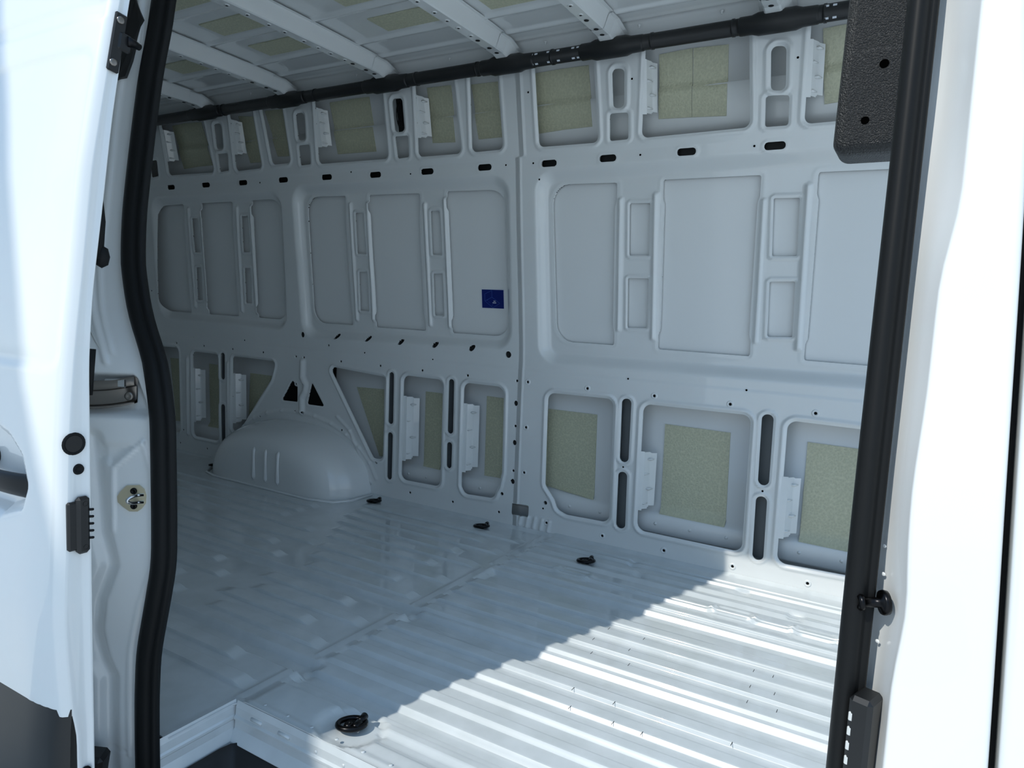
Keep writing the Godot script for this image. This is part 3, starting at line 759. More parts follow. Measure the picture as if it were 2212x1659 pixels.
	lathe(ring, Vector3.ZERO, Vector3.BACK, [Vector2(0.0145, -0.001), Vector2(0.0125, 0.0025), Vector2(0.0095, 0.0035), Vector2(0.0062, 0.0028), Vector2(0.005, 0.0005), Vector2(0.005, -0.012), Vector2(0, -0.012)], 18)
	var ring_mesh := tris(ring)
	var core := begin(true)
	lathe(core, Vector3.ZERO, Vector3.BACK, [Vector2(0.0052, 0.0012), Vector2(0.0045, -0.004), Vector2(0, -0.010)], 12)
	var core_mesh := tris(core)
	var at := pv([-2.3906, 0.6569, -2.1333, 0.6572, -1.8797, 0.6557, -1.6267, 0.6553, -1.3722, 0.6513, -1.3138, 0.6508, -1.051, 0.6503, -0.792, 0.6492, -0.5363, 0.6482, -0.2808, 0.6468, -0.0253, 0.6462, 0.0272, 0.6461, 0.3043, 0.6453, 0.586, 0.6441, 0.8731, 0.643, 1.1611, 0.6428, -2.339, 0.1369, -2.1188, 0.0525, -2.3746, 0.0521, -0.8474, 0.0542, -0.5947, 0.0547, -0.3441, 0.0552, -0.0933, 0.0545, 0.1456, 0.0526, 0.4028, 0.0494, 0.6627, 0.0448, 0.9252, 0.0419, 1.1847, 0.0403, -0.0247, 0.45, -0.0264, 0.2525, 0.0271, 0.4505, 0.027, 0.2528, -1.6517, 0.3003, -1.3718, 0.3583, -1.3129, 0.3589, -1.372, 0.5067, -1.3133, 0.5049, -1.0406, 0.3011])
	for p in at:
		var lean := Basis(Vector3.RIGHT, atan((W(p.y + 0.01) - W(p.y - 0.01)) / 0.02))
		var o := part(wall, "nut_insert", ring_mesh, M["white paint"], Vector3(p.x, p.y, W(p.y) + 0.002), lean)
		part(o, "bore_shade", core_mesh, M["hole shade and marks"])  # dark core painted for the shade down the thread
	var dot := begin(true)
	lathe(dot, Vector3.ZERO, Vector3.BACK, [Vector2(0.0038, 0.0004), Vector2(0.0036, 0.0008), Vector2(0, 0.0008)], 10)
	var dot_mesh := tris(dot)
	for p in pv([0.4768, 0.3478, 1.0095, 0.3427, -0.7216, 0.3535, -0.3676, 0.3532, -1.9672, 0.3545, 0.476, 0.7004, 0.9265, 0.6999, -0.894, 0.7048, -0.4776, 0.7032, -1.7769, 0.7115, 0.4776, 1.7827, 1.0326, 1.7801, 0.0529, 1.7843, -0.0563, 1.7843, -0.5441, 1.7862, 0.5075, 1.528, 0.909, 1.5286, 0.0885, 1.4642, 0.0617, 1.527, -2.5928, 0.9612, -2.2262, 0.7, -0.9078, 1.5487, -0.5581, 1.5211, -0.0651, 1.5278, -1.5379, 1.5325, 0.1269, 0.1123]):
		part(wall, "pilot_hole_shade", dot_mesh, M["hole shade black"], Vector3(p.x, p.y, W(p.y) + 0.0035))  # flat black disc on the surface, standing for a shaded hole

	var cups: Array = [-1.0915, 0.7725, 0.019, -0.8813, 0.7737, 0.019, -0.6721, 0.7711, 0.019, -0.4675, 0.7713, 0.019, -0.263, 0.7702, 0.019, -1.3221, 0.7685, 0.015, -0.0731, 0.7552, 0.0145, -0.0256, 0.549, 0.012, -0.0249, 0.3774, 0.012, -0.0267, 0.2049, 0.012, -0.0785, 0.1408, 0.008, 0.1359, 0.1383, 0.009, -1.1374, 0.7252, 0.007, -0.8063, 0.169, 0.007]
	for k in range(0, cups.size(), 3):
		var cv := begin(true)
		var r: float = cups[k + 2]
		lathe(cv, Vector3.ZERO, Vector3.BACK, [Vector2(r * 1.7, 0.006), Vector2(r * 1.6, 0.0), Vector2(0, -0.001)], 16)
		part(wall, "hole_shade_cup", tris(cv), M["hole shade and marks"], Vector3(cups[k], cups[k + 1], W(cups[k + 1]) - (0.035 if cups[k + 1] > 0.77 and cups[k + 1] < 0.85 and cups[k] < -0.2 else 0.014)))  # dark cup behind each hole, its colour standing for shade
	# ribbed grommet in one post slot
	var gr := begin(true)
	for k in 4:
		var path := []
		for q in 25:
			var a := TAU * q / 24
			path.append(Vector3(cos(a) * (0.022 - 0.005 * k), sin(a) * (0.056 - 0.005 * k), -0.004 * k))
		tube(gr, path, 0.0022, 6, false)
	var gb := begin()
	block(gb, Vector3(0, 0, -0.016), Vector3(0.058, 0.145, 0.004))
	var boot := part(wall, "rubber_grommet", tris(gr), M["rubber"], Vector3(-0.594, 1.762, W(1.762) - 0.008), Basis(Vector3.RIGHT, 0.21))
	part(boot, "backing", tris(gb), M["deep black"])

	# wheel arch
	var wa := begin(true)
	var g2 := []
	for i in 33:
		var r := sin(i / 32.0 * PI * 0.5)
		var row := PackedVector3Array()
		for k in 49:
			var t := PI * k / 48.0
			var z := 0.262 * sqrt(maxf(0.0, 1.0 - pow(r, 6.0)))
			var ex := signf(cos(t)) * pow(absf(cos(t)), 0.86)
			var ey := pow(sin(t), 0.86)
			row.append(Vector3(-1.355 + 0.515 * r * ex, 0.312 * r * ey, z + 0.002))
		g2.append(row)
	rows(wa, g2)
	var arch := part(wall, "wheel_arch", tris(wa), M["white paint"])
	for k in 3:
		var fl := begin(true)
		tube(fl, [Vector3(-1.402 + 0.087 * k, 0.198, 0.250), Vector3(-1.402 + 0.087 * k, 0.185, 0.254), Vector3(-1.394 + 0.087 * k, 0.05, 0.263), Vector3(-1.393 + 0.087 * k, 0.034, 0.260)], [0.005, 0.011, 0.012, 0.006], 12)
		part(arch, "flute", tris(fl), M["white paint"])
	var lip := begin(true)
	tube(lip, [Vector3(-1.87, 0.004, 0.15), Vector3(-1.80, 0.004, 0.24), Vector3(-1.70, 0.004, 0.266), Vector3(-1.4, 0.004, 0.268), Vector3(-1.0, 0.004, 0.272), Vector3(-0.87, 0.004, 0.235), Vector3(-0.83, 0.004, 0.16), Vector3(-0.825, 0.006, 0.02)], 0.007, 8)
	part(arch, "seam_sealant", tris(lip), M["white paint"])


func pad(wall: Node3D, q: PackedVector2Array, k: int) -> void:   # sound-deadening patch bonded to the outer skin, bent over its crease
	var st := begin(true)
	var grid := []
	var n := 14
	for j in n + 1:
		var row := PackedVector3Array()
		var t := float(j) / n
		# split the outline into a left and a right side from bottom to top
		var a := side_at(q, t, true)
		var b := side_at(q, t, false)
		for i in 5:
			var p := a.lerp(b, i / 4.0)
			row.append(Vector3(p.x, p.y, S(p.y) + 0.004))
		grid.append(row)
	rows(st, grid)
	# edge thickness
	var rim := PackedVector3Array()
	for j in n + 1: rim.append(grid[j][0])
	for j in range(n, -1, -1): rim.append(grid[j][4])
	for j in rim.size():
		var a := rim[j]
		var b := rim[(j + 1) % rim.size()]
		st.set_smooth_group(-1)
		quad(st, a, b, b - Vector3(0, 0, 0.006), a - Vector3(0, 0, 0.006))
	part(wall, "damping_pad", tris(st), M["damping pad"])


func side_at(q: PackedVector2Array, t: float, left: bool) -> Vector2:   # the left or right crossing of an outline at a share of its height
	var lo := 1e9
	var hi := -1e9
	for p in q: lo = minf(lo, p.y); hi = maxf(hi, p.y)
	# bottom and top edges are not level: blend the outline's own corners
	var bl := q[0]; var br := q[1]; var tl := q[-1]; var tr := q[2] if q.size() == 4 else q[q.size() - 2]
	for p in q:
		if p.x - p.y * 0.01 + (p.y - lo) * 0.0 < bl.x and p.y < (lo + hi) * 0.5: bl = p
		if p.x > br.x and p.y < (lo + hi) * 0.5: br = p
	return bl.lerp(tl, t) if left else br.lerp(tr, t)


func bracket(wall: Node3D, x: float, y0: float, y1: float, xt: float, upper: bool) -> void:   # tab folded back from the edge of an opening
	var st := begin()
	var prof := [Vector2(x - 0.012, 0.004), Vector2(x + 0.25 * (xt - x), -0.004), Vector2(x + 0.55 * (xt - x), -0.026), Vector2(x + 0.62 * (xt - x), -0.030), Vector2(xt, -0.046)]
	var n := 10
	for k in prof.size() - 1:
		for j in n:
			var ya := y0 + (y1 - y0) * j / n
			var yb := y0 + (y1 - y0) * (j + 1) / n
			var cut := 0.10 * (y1 - y0) * k / 4.0
			ya = clampf(ya, y0 + cut, y1 - cut * 0.4); yb = clampf(yb, y0 + cut, y1 - cut * 0.4)
			var a: Vector2 = prof[k]
			var b: Vector2 = prof[k + 1]
			quad(st, Vector3(a.x, ya, W(ya) + a.y), Vector3(a.x, yb, W(yb) + a.y), Vector3(b.x, yb, W(yb) + b.y), Vector3(b.x, ya, W(ya) + b.y))
	var o := part(wall, "edge_bracket", tris(st), M["white paint"])
	var gs := begin(true)
	for j in (4 if upper else 4):
		var y := y0 + (y1 - y0) * (0.12 + 0.25 * j)
		var s := 0.3 if j % 2 == 0 else 0.62
		var a := x + s * (xt - x)
		tube(gs, [Vector3(a - 0.012, y, W(y) - 0.006 - 0.03 * s + 0.006), Vector3(a, y, W(y) - 0.03 * s), Vector3(a + 0.012, y, W(y) - 0.022 - 0.02 * s)], [0.002, 0.006, 0.002], 6)
	part(o, "gusset", tris(gs), M["white paint"])


# ---------------------------------------------------------------- floor
func floor_pan() -> void:
	var o := thing("floor")
	tag(o, "", "", "", "structure")
	var creases: Array[float] = []
	for z in FZ: creases.append_array([z - 0.0006, z + 0.0006])
	for z in RIBS: creases.append_array([z, z + 0.0006, z + 0.004, z + 0.0046, z + 0.0455, z + 0.046, z + 0.0494, z + 0.05])
	var s := Sheet.new(-2.95, 1.72, 0.004, 1.80, 0.0115, 0.007, creases)
	for j in s.nv:
		var z := s.vs[j]
		var y := lerp_table(FZ, FY, z)
		var cove := 0.012 * smoothstep(0.03, 0.0, z)
		for i in s.nu:
			var x := s.u0 + i * s.du
			s.d[j * s.nu + i] = cove + (y - cove) * smoothstep(0.174, 0.196, x)
	# rear pan: rows of raised ribs with square ends, staggered
	var k := 0
	for z in RIBS:
		var odd := k % 2
		var end := -0.03 if odd == 1 else 0.10
		var start: float = [-0.75, -0.72, -0.70, -0.66, -0.6, -0.55, -0.5, -0.45, -0.38, -0.42, -0.36, -0.42, -0.36, -0.40, -0.34][k]
		s.rib(start, end + 0.02, z, z + 0.050, 0.035, 0.004, 0.009)
		if z > 0.5:
			var le := -0.53 if odd == 0 else -0.655
			s.rib(-2.98, le + 0.02, z, z + 0.050, 0.035, 0.004, 0.009)
		elif z > 0.28:
			s.rib(-2.98, -0.88, z, z + 0.050, 0.03, 0.004, 0.008)
		k += 1
	s.rib(-2.98, 0.20, 0.908, 0.972, 0.024, 0.010, -0.018)
	s.rib(-2.98, 0.20, 1.328, 1.396, 0.024, 0.010, -0.018)
	# cross joint of the two pans
	for q in [[0.02, 0.30], [0.34, 0.44], [0.50, 0.90], [0.99, 1.30], [1.40, 1.56]]:
		s.ridge(Vector2(0.146, q[0]), Vector2(0.146, q[1]), 0.010, 0.006)
	s.ridge(Vector2(0.172, 0.02), Vector2(0.172, 1.56), 0.008, 0.004)
	# dishes for the lashing rings, odd pockets in the front pan
	for p in [[0.452, 1.497]]:
		s.press(circle(Vector2(p[0], p[1]), 0.085), 0.0, 0.018, -0.010)
	s.press(pv([0.50, 1.462, 1.45, 1.462, 1.45, 1.515, 0.53, 1.515]), 0.012, 0.014, -0.008)
	for p in [[0.37, 0.352], [0.94, 0.352], [1.19, 0.36]]:
		s.hem(pv([p[0], p[1] - 0.045, p[0] + 0.14, p[1] - 0.045, p[0] + 0.14, p[1] + 0.03, p[0], p[1] + 0.03]), 0.035, 0.0, 0.014, 0.007)
	for q in [[0.62, 0.66, 0.205], [0.97, 1.02, 0.145], [0.56, 0.60, 0.10], [1.16, 1.21, 0.235]]:
		s.press(pv([q[0], q[2] - 0.03, q[1], q[2] - 0.03, q[1], q[2] + 0.04, q[0], q[2] + 0.04]), 0.004, 0.010, -0.006)
	# step well at the door
	s.cut(pv([-3.1, 1.752, 0.168, 1.752, 0.168, 1.95, -3.1, 1.95]), 0.0)
	s.cut(pv([0.165, 1.575, 1.50, 1.575, 1.50, 1.95, 0.165, 1.95]), 0.012, 0.003, 0.012, 0.014, 0.0)
	part(o, "floor_pan", s.mesh(func(u: float, v: float, d: float) -> Vector3: return Vector3(u, d, v), 0.004), M["floor paint"])
	var sill := begin()
	var prof := [Vector2(0.0105, 1.576), Vector2(-0.004, 1.581), Vector2(-0.022, 1.582), Vector2(-0.026, 1.587), Vector2(-0.031, 1.587), Vector2(-0.035, 1.583), Vector2(-0.052, 1.584), Vector2(-0.075, 1.602), Vector2(-0.10, 1.604)]
	for k2 in prof.size() - 1:
		var a: Vector2 = prof[k2]
		var b: Vector2 = prof[k2 + 1]
		quad(sill, Vector3(0.17, a.x, a.y), Vector3(1.50, a.x, a.y), Vector3(1.50, b.x, b.y), Vector3(0.17, b.x, b.y))
		quad(sill, Vector3(0.163 + (a.y - 1.577) * 0.6, a.x, 1.575), Vector3(0.163 + (b.y - 1.577) * 0.6, b.x, 1.575), Vector3(0.163 + (b.y - 1.577) * 0.6, b.x, 1.772), Vector3(0.163 + (a.y - 1.577) * 0.6, a.x, 1.772))
	part(o, "step_riser", tris(sill), M["floor paint"])
	for x in [0.225, 0.315]:
		var e := begin(true)
		tube(e, [Vector3(x, -0.014, 1.5815), Vector3(x + 0.035, -0.014, 1.5815)], 0.0045, 8)
		part(o, "stamped_slot", tris(e), M["floor paint"])
	var weld := begin(true)
	lathe(weld, Vector3.ZERO, Vector3.UP, [Vector2(0.0045, 0), Vector2(0.0035, 0.0012), Vector2(0, 0.0012)], 8)
	var wm := tris(weld)
	for k2 in 16: part(o, "spot_weld", wm, M["floor paint"], Vector3(0.24 + 0.075 * k2, 0.0125, 1.556))
	for k2 in 12: part(o, "spot_weld", wm, M["floor paint"], Vector3(0.43 + 0.08 * k2, -0.016, 1.582), Basis(Vector3.RIGHT, PI / 2))
	# short scribe marks on rib tops
	var mk := begin()
	block(mk, Vector3.ZERO, Vector3(0.0013, 0.0004, 0.016))
	var mark := tris(mk)
	for q in [[0.73, 0.70], [0.72, 0.79], [0.75, 0.87], [0.84, 0.70], [0.83, 0.79], [0.86, 0.87], [0.79, 1.07], [0.82, 1.15], [0.90, 1.07], [0.93, 1.15], [1.00, 1.15], [1.15, 0.70], [1.20, 0.70], [1.16, 0.79], [1.22, 0.79], [1.17, 0.87], [1.24, 0.87], [1.18, 1.07]]:
		part(o, "scribe_mark", mark, M["hole shade and marks"], Vector3(q[0], 0.0102, q[1]))


func circle(c: Vector2, r: float, n := 28) -> PackedVector2Array:
	var p := PackedVector2Array()
	for k in n: p.append(c + Vector2(cos(TAU * k / n), sin(TAU * k / n)) * r)
	return p


# ---------------------------------------------------------------- roof
func roof() -> void:
	var o := thing("ceiling")
	tag(o, "", "", "", "structure")
	var s := Sheet.new(-2.95, 1.72, 0.20, 1.62, 0.012, 0.006)
	for z in [0.335, 0.475, 0.705, 0.93, 1.16, 1.39]: s.ridge(Vector2(-2.95, z), Vector2(1.72, z), 0.022, 0.007)
	s.ridge(Vector2(-2.95, 0.265), Vector2(1.72, 0.265), 0.010, 0.005)
	for j in s.nv:
		var z := s.vs[j]
		for i in s.nu: s.d[j * s.nu + i] += 0.020 * smoothstep(0.246, 0.24, z) * 0.15 + 0.05 * smoothstep(0.24, 0.195, z)
	s.ridge(Vector2(-2.95, 0.243), Vector2(1.72, 0.243), 0.008, -0.008)
	part(o, "roof_skin", s.mesh(func(u: float, v: float, d: float) -> Vector3: return Vector3(u, 1.947 - d + 0.012 * (1.0 - pow((v - 0.9) / 0.7, 2.0)), v), 0.0), M["white paint"])
	# pads between the bows
	var bays := [[-2.17, -1.93], [-1.585, -1.345], [-1.0, -0.75], [-0.36, -0.108], [0.095, 0.335], [0.62, 0.87], [1.13, 1.38]]
	for b in bays:
		for z in [0.522, 0.745, 0.975, 1.205]:
			var st := begin()
			var y0 := 1.947 + 0.012 * (1.0 - pow((z + 0.055 - 0.9) / 0.7, 2.0)) - 0.002
			block(st, Vector3((b[0] + b[1]) * 0.5, y0, z + 0.055), Vector3(b[1] - b[0], 0.004, 0.112))
			part(o, "roof_pad", tris(st), M["damping pad"])
	# bows: hat sections with hole collars and dark painted discs underneath
	var hb := begin(true)
	lathe(hb, Vector3.ZERO, Vector3.DOWN, [Vector2(0.010, -0.002), Vector2(0.0085, 0.0015), Vector2(0.006, 0.002), Vector2(0.004, 0.0005), Vector2(0.0035, -0.008), Vector2(0, -0.008)], 12)
	var hole_ring := tris(hb)
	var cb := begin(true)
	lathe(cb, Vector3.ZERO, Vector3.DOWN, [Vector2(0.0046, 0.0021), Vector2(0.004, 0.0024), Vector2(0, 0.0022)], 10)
	var hole_shade_disc := tris(cb)
	var bigb := begin(true)
	lathe(bigb, Vector3.ZERO, Vector3.DOWN, [Vector2(0.0085, 0.0004), Vector2(0.0078, 0.0012), Vector2(0, 0.001)], 14)
	var big_shade_disc := tris(bigb)
	for x in BOWS:
		var bow := begin()
		var prof := [Vector2(-0.052, 0.048), Vector2(-0.044, 0.048), Vector2(-0.040, 0.044), Vector2(-0.033, 0.004), Vector2(-0.028, 0.0), Vector2(0.012, 0.0), Vector2(0.017, 0.003), Vector2(0.030, 0.042), Vector2(0.034, 0.047), Vector2(0.046, 0.048)]
		var grid := []
		for k in 40:
			var z := 0.235 + 0.0355 * k
			var row := PackedVector3Array()
			var drop := 0.024 * smoothstep(0.31, 0.235, z)
			var wide := 1.0 + 0.12 * smoothstep(0.30, 0.24, z)
			for p in prof: row.append(Vector3(x + p.x * wide, 1.894 + p.y - drop + 0.012 * (1.0 - pow((z - 0.9) / 0.7, 2.0)) * (p.y / 0.048), z))
			grid.append(row)
		rows(bow, grid)
		var bo := part(o, "roof_bow", tris(bow), M["white paint"])
		var sl := begin()   # overlapping end sleeve
		var g2 := []
		for k in 6:
			var z := 0.232 + 0.026 * k
			var row := PackedVector3Array()
			var drop := 0.024 * smoothstep(0.31, 0.235, z)
			for p in prof: row.append(Vector3(x + p.x * 1.04 * (1.0 + 0.12 * smoothstep(0.30, 0.24, z)), 1.8925 + p.y - drop, z))
			g2.append(row)
		rows(sl, g2)
		part(bo, "end_sleeve", tris(sl), M["white paint"])
		for z in [0.63, 0.565, 0.49, 0.70, 0.79, 0.86, 0.95, 1.03, 1.12, 1.2]:
			part(bo, "punched_hole", hole_ring, M["white paint"], Vector3(x - 0.008, 1.8935, z))
			part(bo, "bore_shade", hole_shade_disc, M["hole shade and marks"], Vector3(x - 0.008, 1.8935, z))  # dark disc proud of the bow, painted for hole shade
		for z in [0.445, 0.368, 0.318]: part(bo, "bolt_hole_shade", big_shade_disc, M["hole shade and marks"], Vector3(x - 0.008, 1.893 - 0.024 * smoothstep(0.31, 0.235, z), z))  # no opening here, dark discs carry the shade
	# clips along the roof edge
	var cl := begin(true)
	lathe(cl, Vector3.ZERO, Vector3.DOWN, [Vector2(0.006, 0), Vector2(0.005, 0.004), Vector2(0.003, 0.005), Vector2(0.003, 0.010), Vector2(0, 0.011)], 10)
	var clip := tris(cl)
	for x in [-1.47, -0.78, -0.28, 0.155, 0.52, 0.80]: part(o, "roof_clip", clip, M["white paint"], Vector3(x, 1.935, 0.243))


# ---------------------------------------------------------------- the rest of the body, closed all round
func shell() -> void:
	var o := thing("wall_back")
	tag(o, "", "", "", "structure")
	var st := begin()
	block(st, Vector3(-2.98, 0.95, 0.9), Vector3(0.05, 2.15, 1.95))
	part(o, "rear_doors", tris(st), M["white paint"])
	var f := thing("wall_front")
	tag(f, "", "", "", "structure")
	var sf := begin()
	# the cab is open to the load space: seat box, pillars and header round its glazing
	block(sf, Vector3(1.80, 0.0, 0.87), Vector3(0.05, 0.30, 1.9))
	block(sf, Vector3(1.80, 1.95, 0.87), Vector3(0.10, 0.14, 1.9))
	part(f, "cab_frame", tris(sf), M["white paint"])
	var e := thing("ceiling")
	tag(e, "", "", "", "structure")
	var top := begin()
	block(top, Vector3(-0.61, 2.0, 0.88), Vector3(4.8, 0.04, 1.75))
	part(e, "outer_roof", tris(top), M["outer skin"])
	var u := thing("floor")
	tag(u, "", "", "", "structure")
	var un := begin()
	block(un, Vector3(-0.61, -0.28, 0.80), Vector3(4.8, 0.03, 1.95))
	part(u, "underbody", tris(un), M["deep black"])
	# outer face of the far side closes the body
	var l := thing("wall_left")
	tag(l, "", "", "", "structure")
	var lo := begin()
	block(lo, Vector3(-0.61, 0.90, -0.12), Vector3(4.8, 2.3, 0.03))
	part(l, "outer_face", tris(lo), M["outer skin"])


# ---------------------------------------------------------------- door side of the van
func near_side() -> void:
	var o := thing("wall_right")
	tag(o, "", "", "", "structure")
	# body side behind the opening, its header and its skin behind the sliding door
	var st := begin()
	for q in [[-0.3, 0.3], [0.3, 0.85], [0.85, 1.3], [1.3, 1.95]]:
		for d in [0.0, 0.085]:
			var a: float = seal_z(q[0]) + d - 0.005
			var b: float = seal_z(q[1]) + d - 0.005
			quad(st, Vector3(-2.96, q[0], a), Vector3(-2.96, q[1], b), Vector3(-0.12, q[1], b), Vector3(-0.12, q[0], a))
	part(o, "rear_side", tris(st), M["white paint"])
	var hd := begin()
	block(hd, Vector3(0.75, 1.90, 1.61), Vector3(2.1, 0.12, 0.10), Basis.IDENTITY, 0.01)
	part(o, "door_header", tris(hd), M["white paint"])

	# rear post of the opening, pressed in one piece
	var s := Sheet.new(-0.018, 0.20, -0.25, 1.72, 0.0035, 0.006)
	s.press(pv([0.002, 0.688, 0.22, 0.688, 0.22, 0.778, 0.022, 0.778]), 0.014, 0.018, -0.030)
	s.ridge_path([0.118, 0.645, 0.106, 0.45, 0.090, 0.385, 0.104, 0.31, 0.100, 0.24, 0.078, 0.165, 0.062, 0.13, 0.060, -0.2], 0.026, -0.014)
	s.press(pv([0.024, 0.641, 0.081, 0.588, 0.115, 0.60, 0.115, 0.645]), 0.004, 0.02, -0.008)
	s.ridge_path([0.024, 0.641, 0.081, 0.588, 0.083, 0.46], 0.009, 0.0035)
	s.ridge_path([0.024, 0.641, 0.009, 0.58, 0.008, 0.46, 0.006, 0.39, 0.020, 0.30, 0.022, 0.18, 0.020, -0.04], 0.008, 0.003)
	s.ridge_path([0.062, 1.5, 0.066, 1.15, 0.078, 0.80], 0.012, 0.005)
	s.ridge_path([0.040, 1.40, 0.044, 1.1, 0.062, 0.82], 0.010, 0.004)
	s.ridge(Vector2(0.03, 1.56), Vector2(0.022, 1.47), 0.012, 0.006)
	s.ridge(Vector2(0.03, -0.03), Vector2(0.07, -0.03), 0.004, -0.003)
	var post := part(o, "rear_post", s.mesh(func(u: float, v: float, d: float) -> Vector3: return post_at(u, v, d), 0.0), M["white paint"])
	# brushed sealant on the post
	var sm := begin(true)
	var last := Vector3.ZERO
	var path := []
	for k in 30: path.append(post_at(0.086 + 0.006 * sin(k * 1.7) + 0.003 * sin(k * 4.1), 1.40 - 0.02 * k, 0.001))
	tube(sm, path, 0.0025, 6)
	part(post, "seam_sealant", tris(sm), M["sealant"])

	# front post: jamb, rolled edge, outer face
	var g := []
	var fp := begin(true)
	for k in 90:
		var y := -0.35 + 0.0256 * k
		var ex := smooth(edge_y, edge_x, y, 0.02)
		var gx := smooth(gap_y, gap_x, y)
		var z := seal_z(y) + 0.035
		var row := PackedVector3Array()
		var zi := z - 0.060
		row.append(Vector3(1.426, y, zi - 0.08)); row.append(Vector3(1.430, y, zi)); row.append(Vector3(1.447, y, zi + 0.004))
		var bulge := 0.008 * exp(-pow((y - 0.60) / 0.08, 2.0)) + 0.008 * exp(-pow((y - 1.2) / 0.09, 2.0))
		for t in [0.12, 0.25, 0.4, 0.55, 0.7, 0.82, 0.9, 0.95, 0.98, 1.0]:
			var x := lerpf(1.449, ex, t)
			row.append(Vector3(x, y, zi + 0.006 + (z - zi - 0.006) * pow(t, 1.25) - bulge * sin(PI * t)))
		for q in [[0.0012, 0.0016], [0.003, 0.0026], [0.006, 0.003]]: row.append(Vector3(ex + q[0], y, z + q[1]))
		for t in [0.3, 0.6, 0.85]: row.append(Vector3(lerpf(ex + 0.006, gx, t), y, z + 0.003 + 0.002 * t))
		for q in [[-0.006, 0.005], [-0.003, 0.0045], [-0.001, 0.002], [0.0, -0.003], [0.0, -0.04]]: row.append(Vector3(gx + q[0], y, z + q[1]))
		g.append(row)
	rows(fp, g)
	var front := part(o, "front_post", tris(fp), M["white paint"])
	var wd := begin(true)
	lathe(wd, Vector3.ZERO, Vector3(-0.4, 0, 1), [Vector2(0.0022, 0), Vector2(0.0015, 0.0004), Vector2(0, 0.0005)], 8)
	var dimple := tris(wd)
	for q in [[1.452, 0.705, -0.10], [1.454, 0.675, -0.098], [1.450, 0.652, -0.105], [1.455, 0.60, -0.095], [1.450, 0.52, -0.105], [1.454, 0.505, -0.098]]:
		part(front, "spot_weld", dimple, M["white paint"], Vector3(q[0], q[1], seal_z(q[1]) - 0.012 + (q[0] - 1.450) * 1.2))

	# front door behind the shut line
	var fd := thing("door_1", Vector3(1.7, 0, 1.85))
	tag(fd, "", "", "", "structure")
	var ds := begin(true)
	var g3 := []
	for k in 26:
		var y := -0.35 + 0.058 * k   # the window starts above
		var gx := smooth(gap_y, gap_x, y) + 0.0075
		var z := seal_z(y) + 0.035
		var row := PackedVector3Array()
		for q in [[0.0, -0.04], [0.0, -0.002], [0.001, 0.003], [0.004, 0.006], [0.012, 0.007], [0.10, 0.010], [0.35, 0.012], [1.05, 0.012], [1.05, -0.05]]: row.append(Vector3(gx + q[0] - 1.7, y, z + q[1] - 1.85))
		g3.append(row)
	rows(ds, g3)
	part(fd, "outer_panel", tris(ds), M["white paint"])
	var gp := begin()
	for k in 8:
		var y0 := -0.35 + 0.28 * k
		var y1 := y0 + 0.28
		quad(gp, Vector3(smooth(gap_y, gap_x, y0) - 0.003 - 1.7, y0, seal_z(y0) + 0.002 - 1.85), Vector3(smooth(gap_y, gap_x, y1) - 0.003 - 1.7, y1, seal_z(y1) + 0.002 - 1.85), Vector3(smooth(gap_y, gap_x, y1) + 0.02 - 1.7, y1, seal_z(y1) + 0.002 - 1.85), Vector3(smooth(gap_y, gap_x, y0) + 0.02 - 1.7, y0, seal_z(y0) + 0.002 - 1.85))
	part(fd, "edge_seal", tris(gp), M["rubber"])


func post_at(u: float, v: float, d: float) -> Vector3:   # surface of the rear post: u runs outboard from the seal, v is height, d proud of the surface
	var x := smooth(SEAL_Y, SEAL_OUT, v, 0.03)
	return Vector3(x - u * 0.791 + d * 0.61, v, seal_z(v) + u * 0.612 + d * 0.79)


# ---------------------------------------------------------------- sliding door, slid back
func door_z(y: float) -> float:
	return smooth(DOOR_Y, DOOR_Z, y, 0.02)


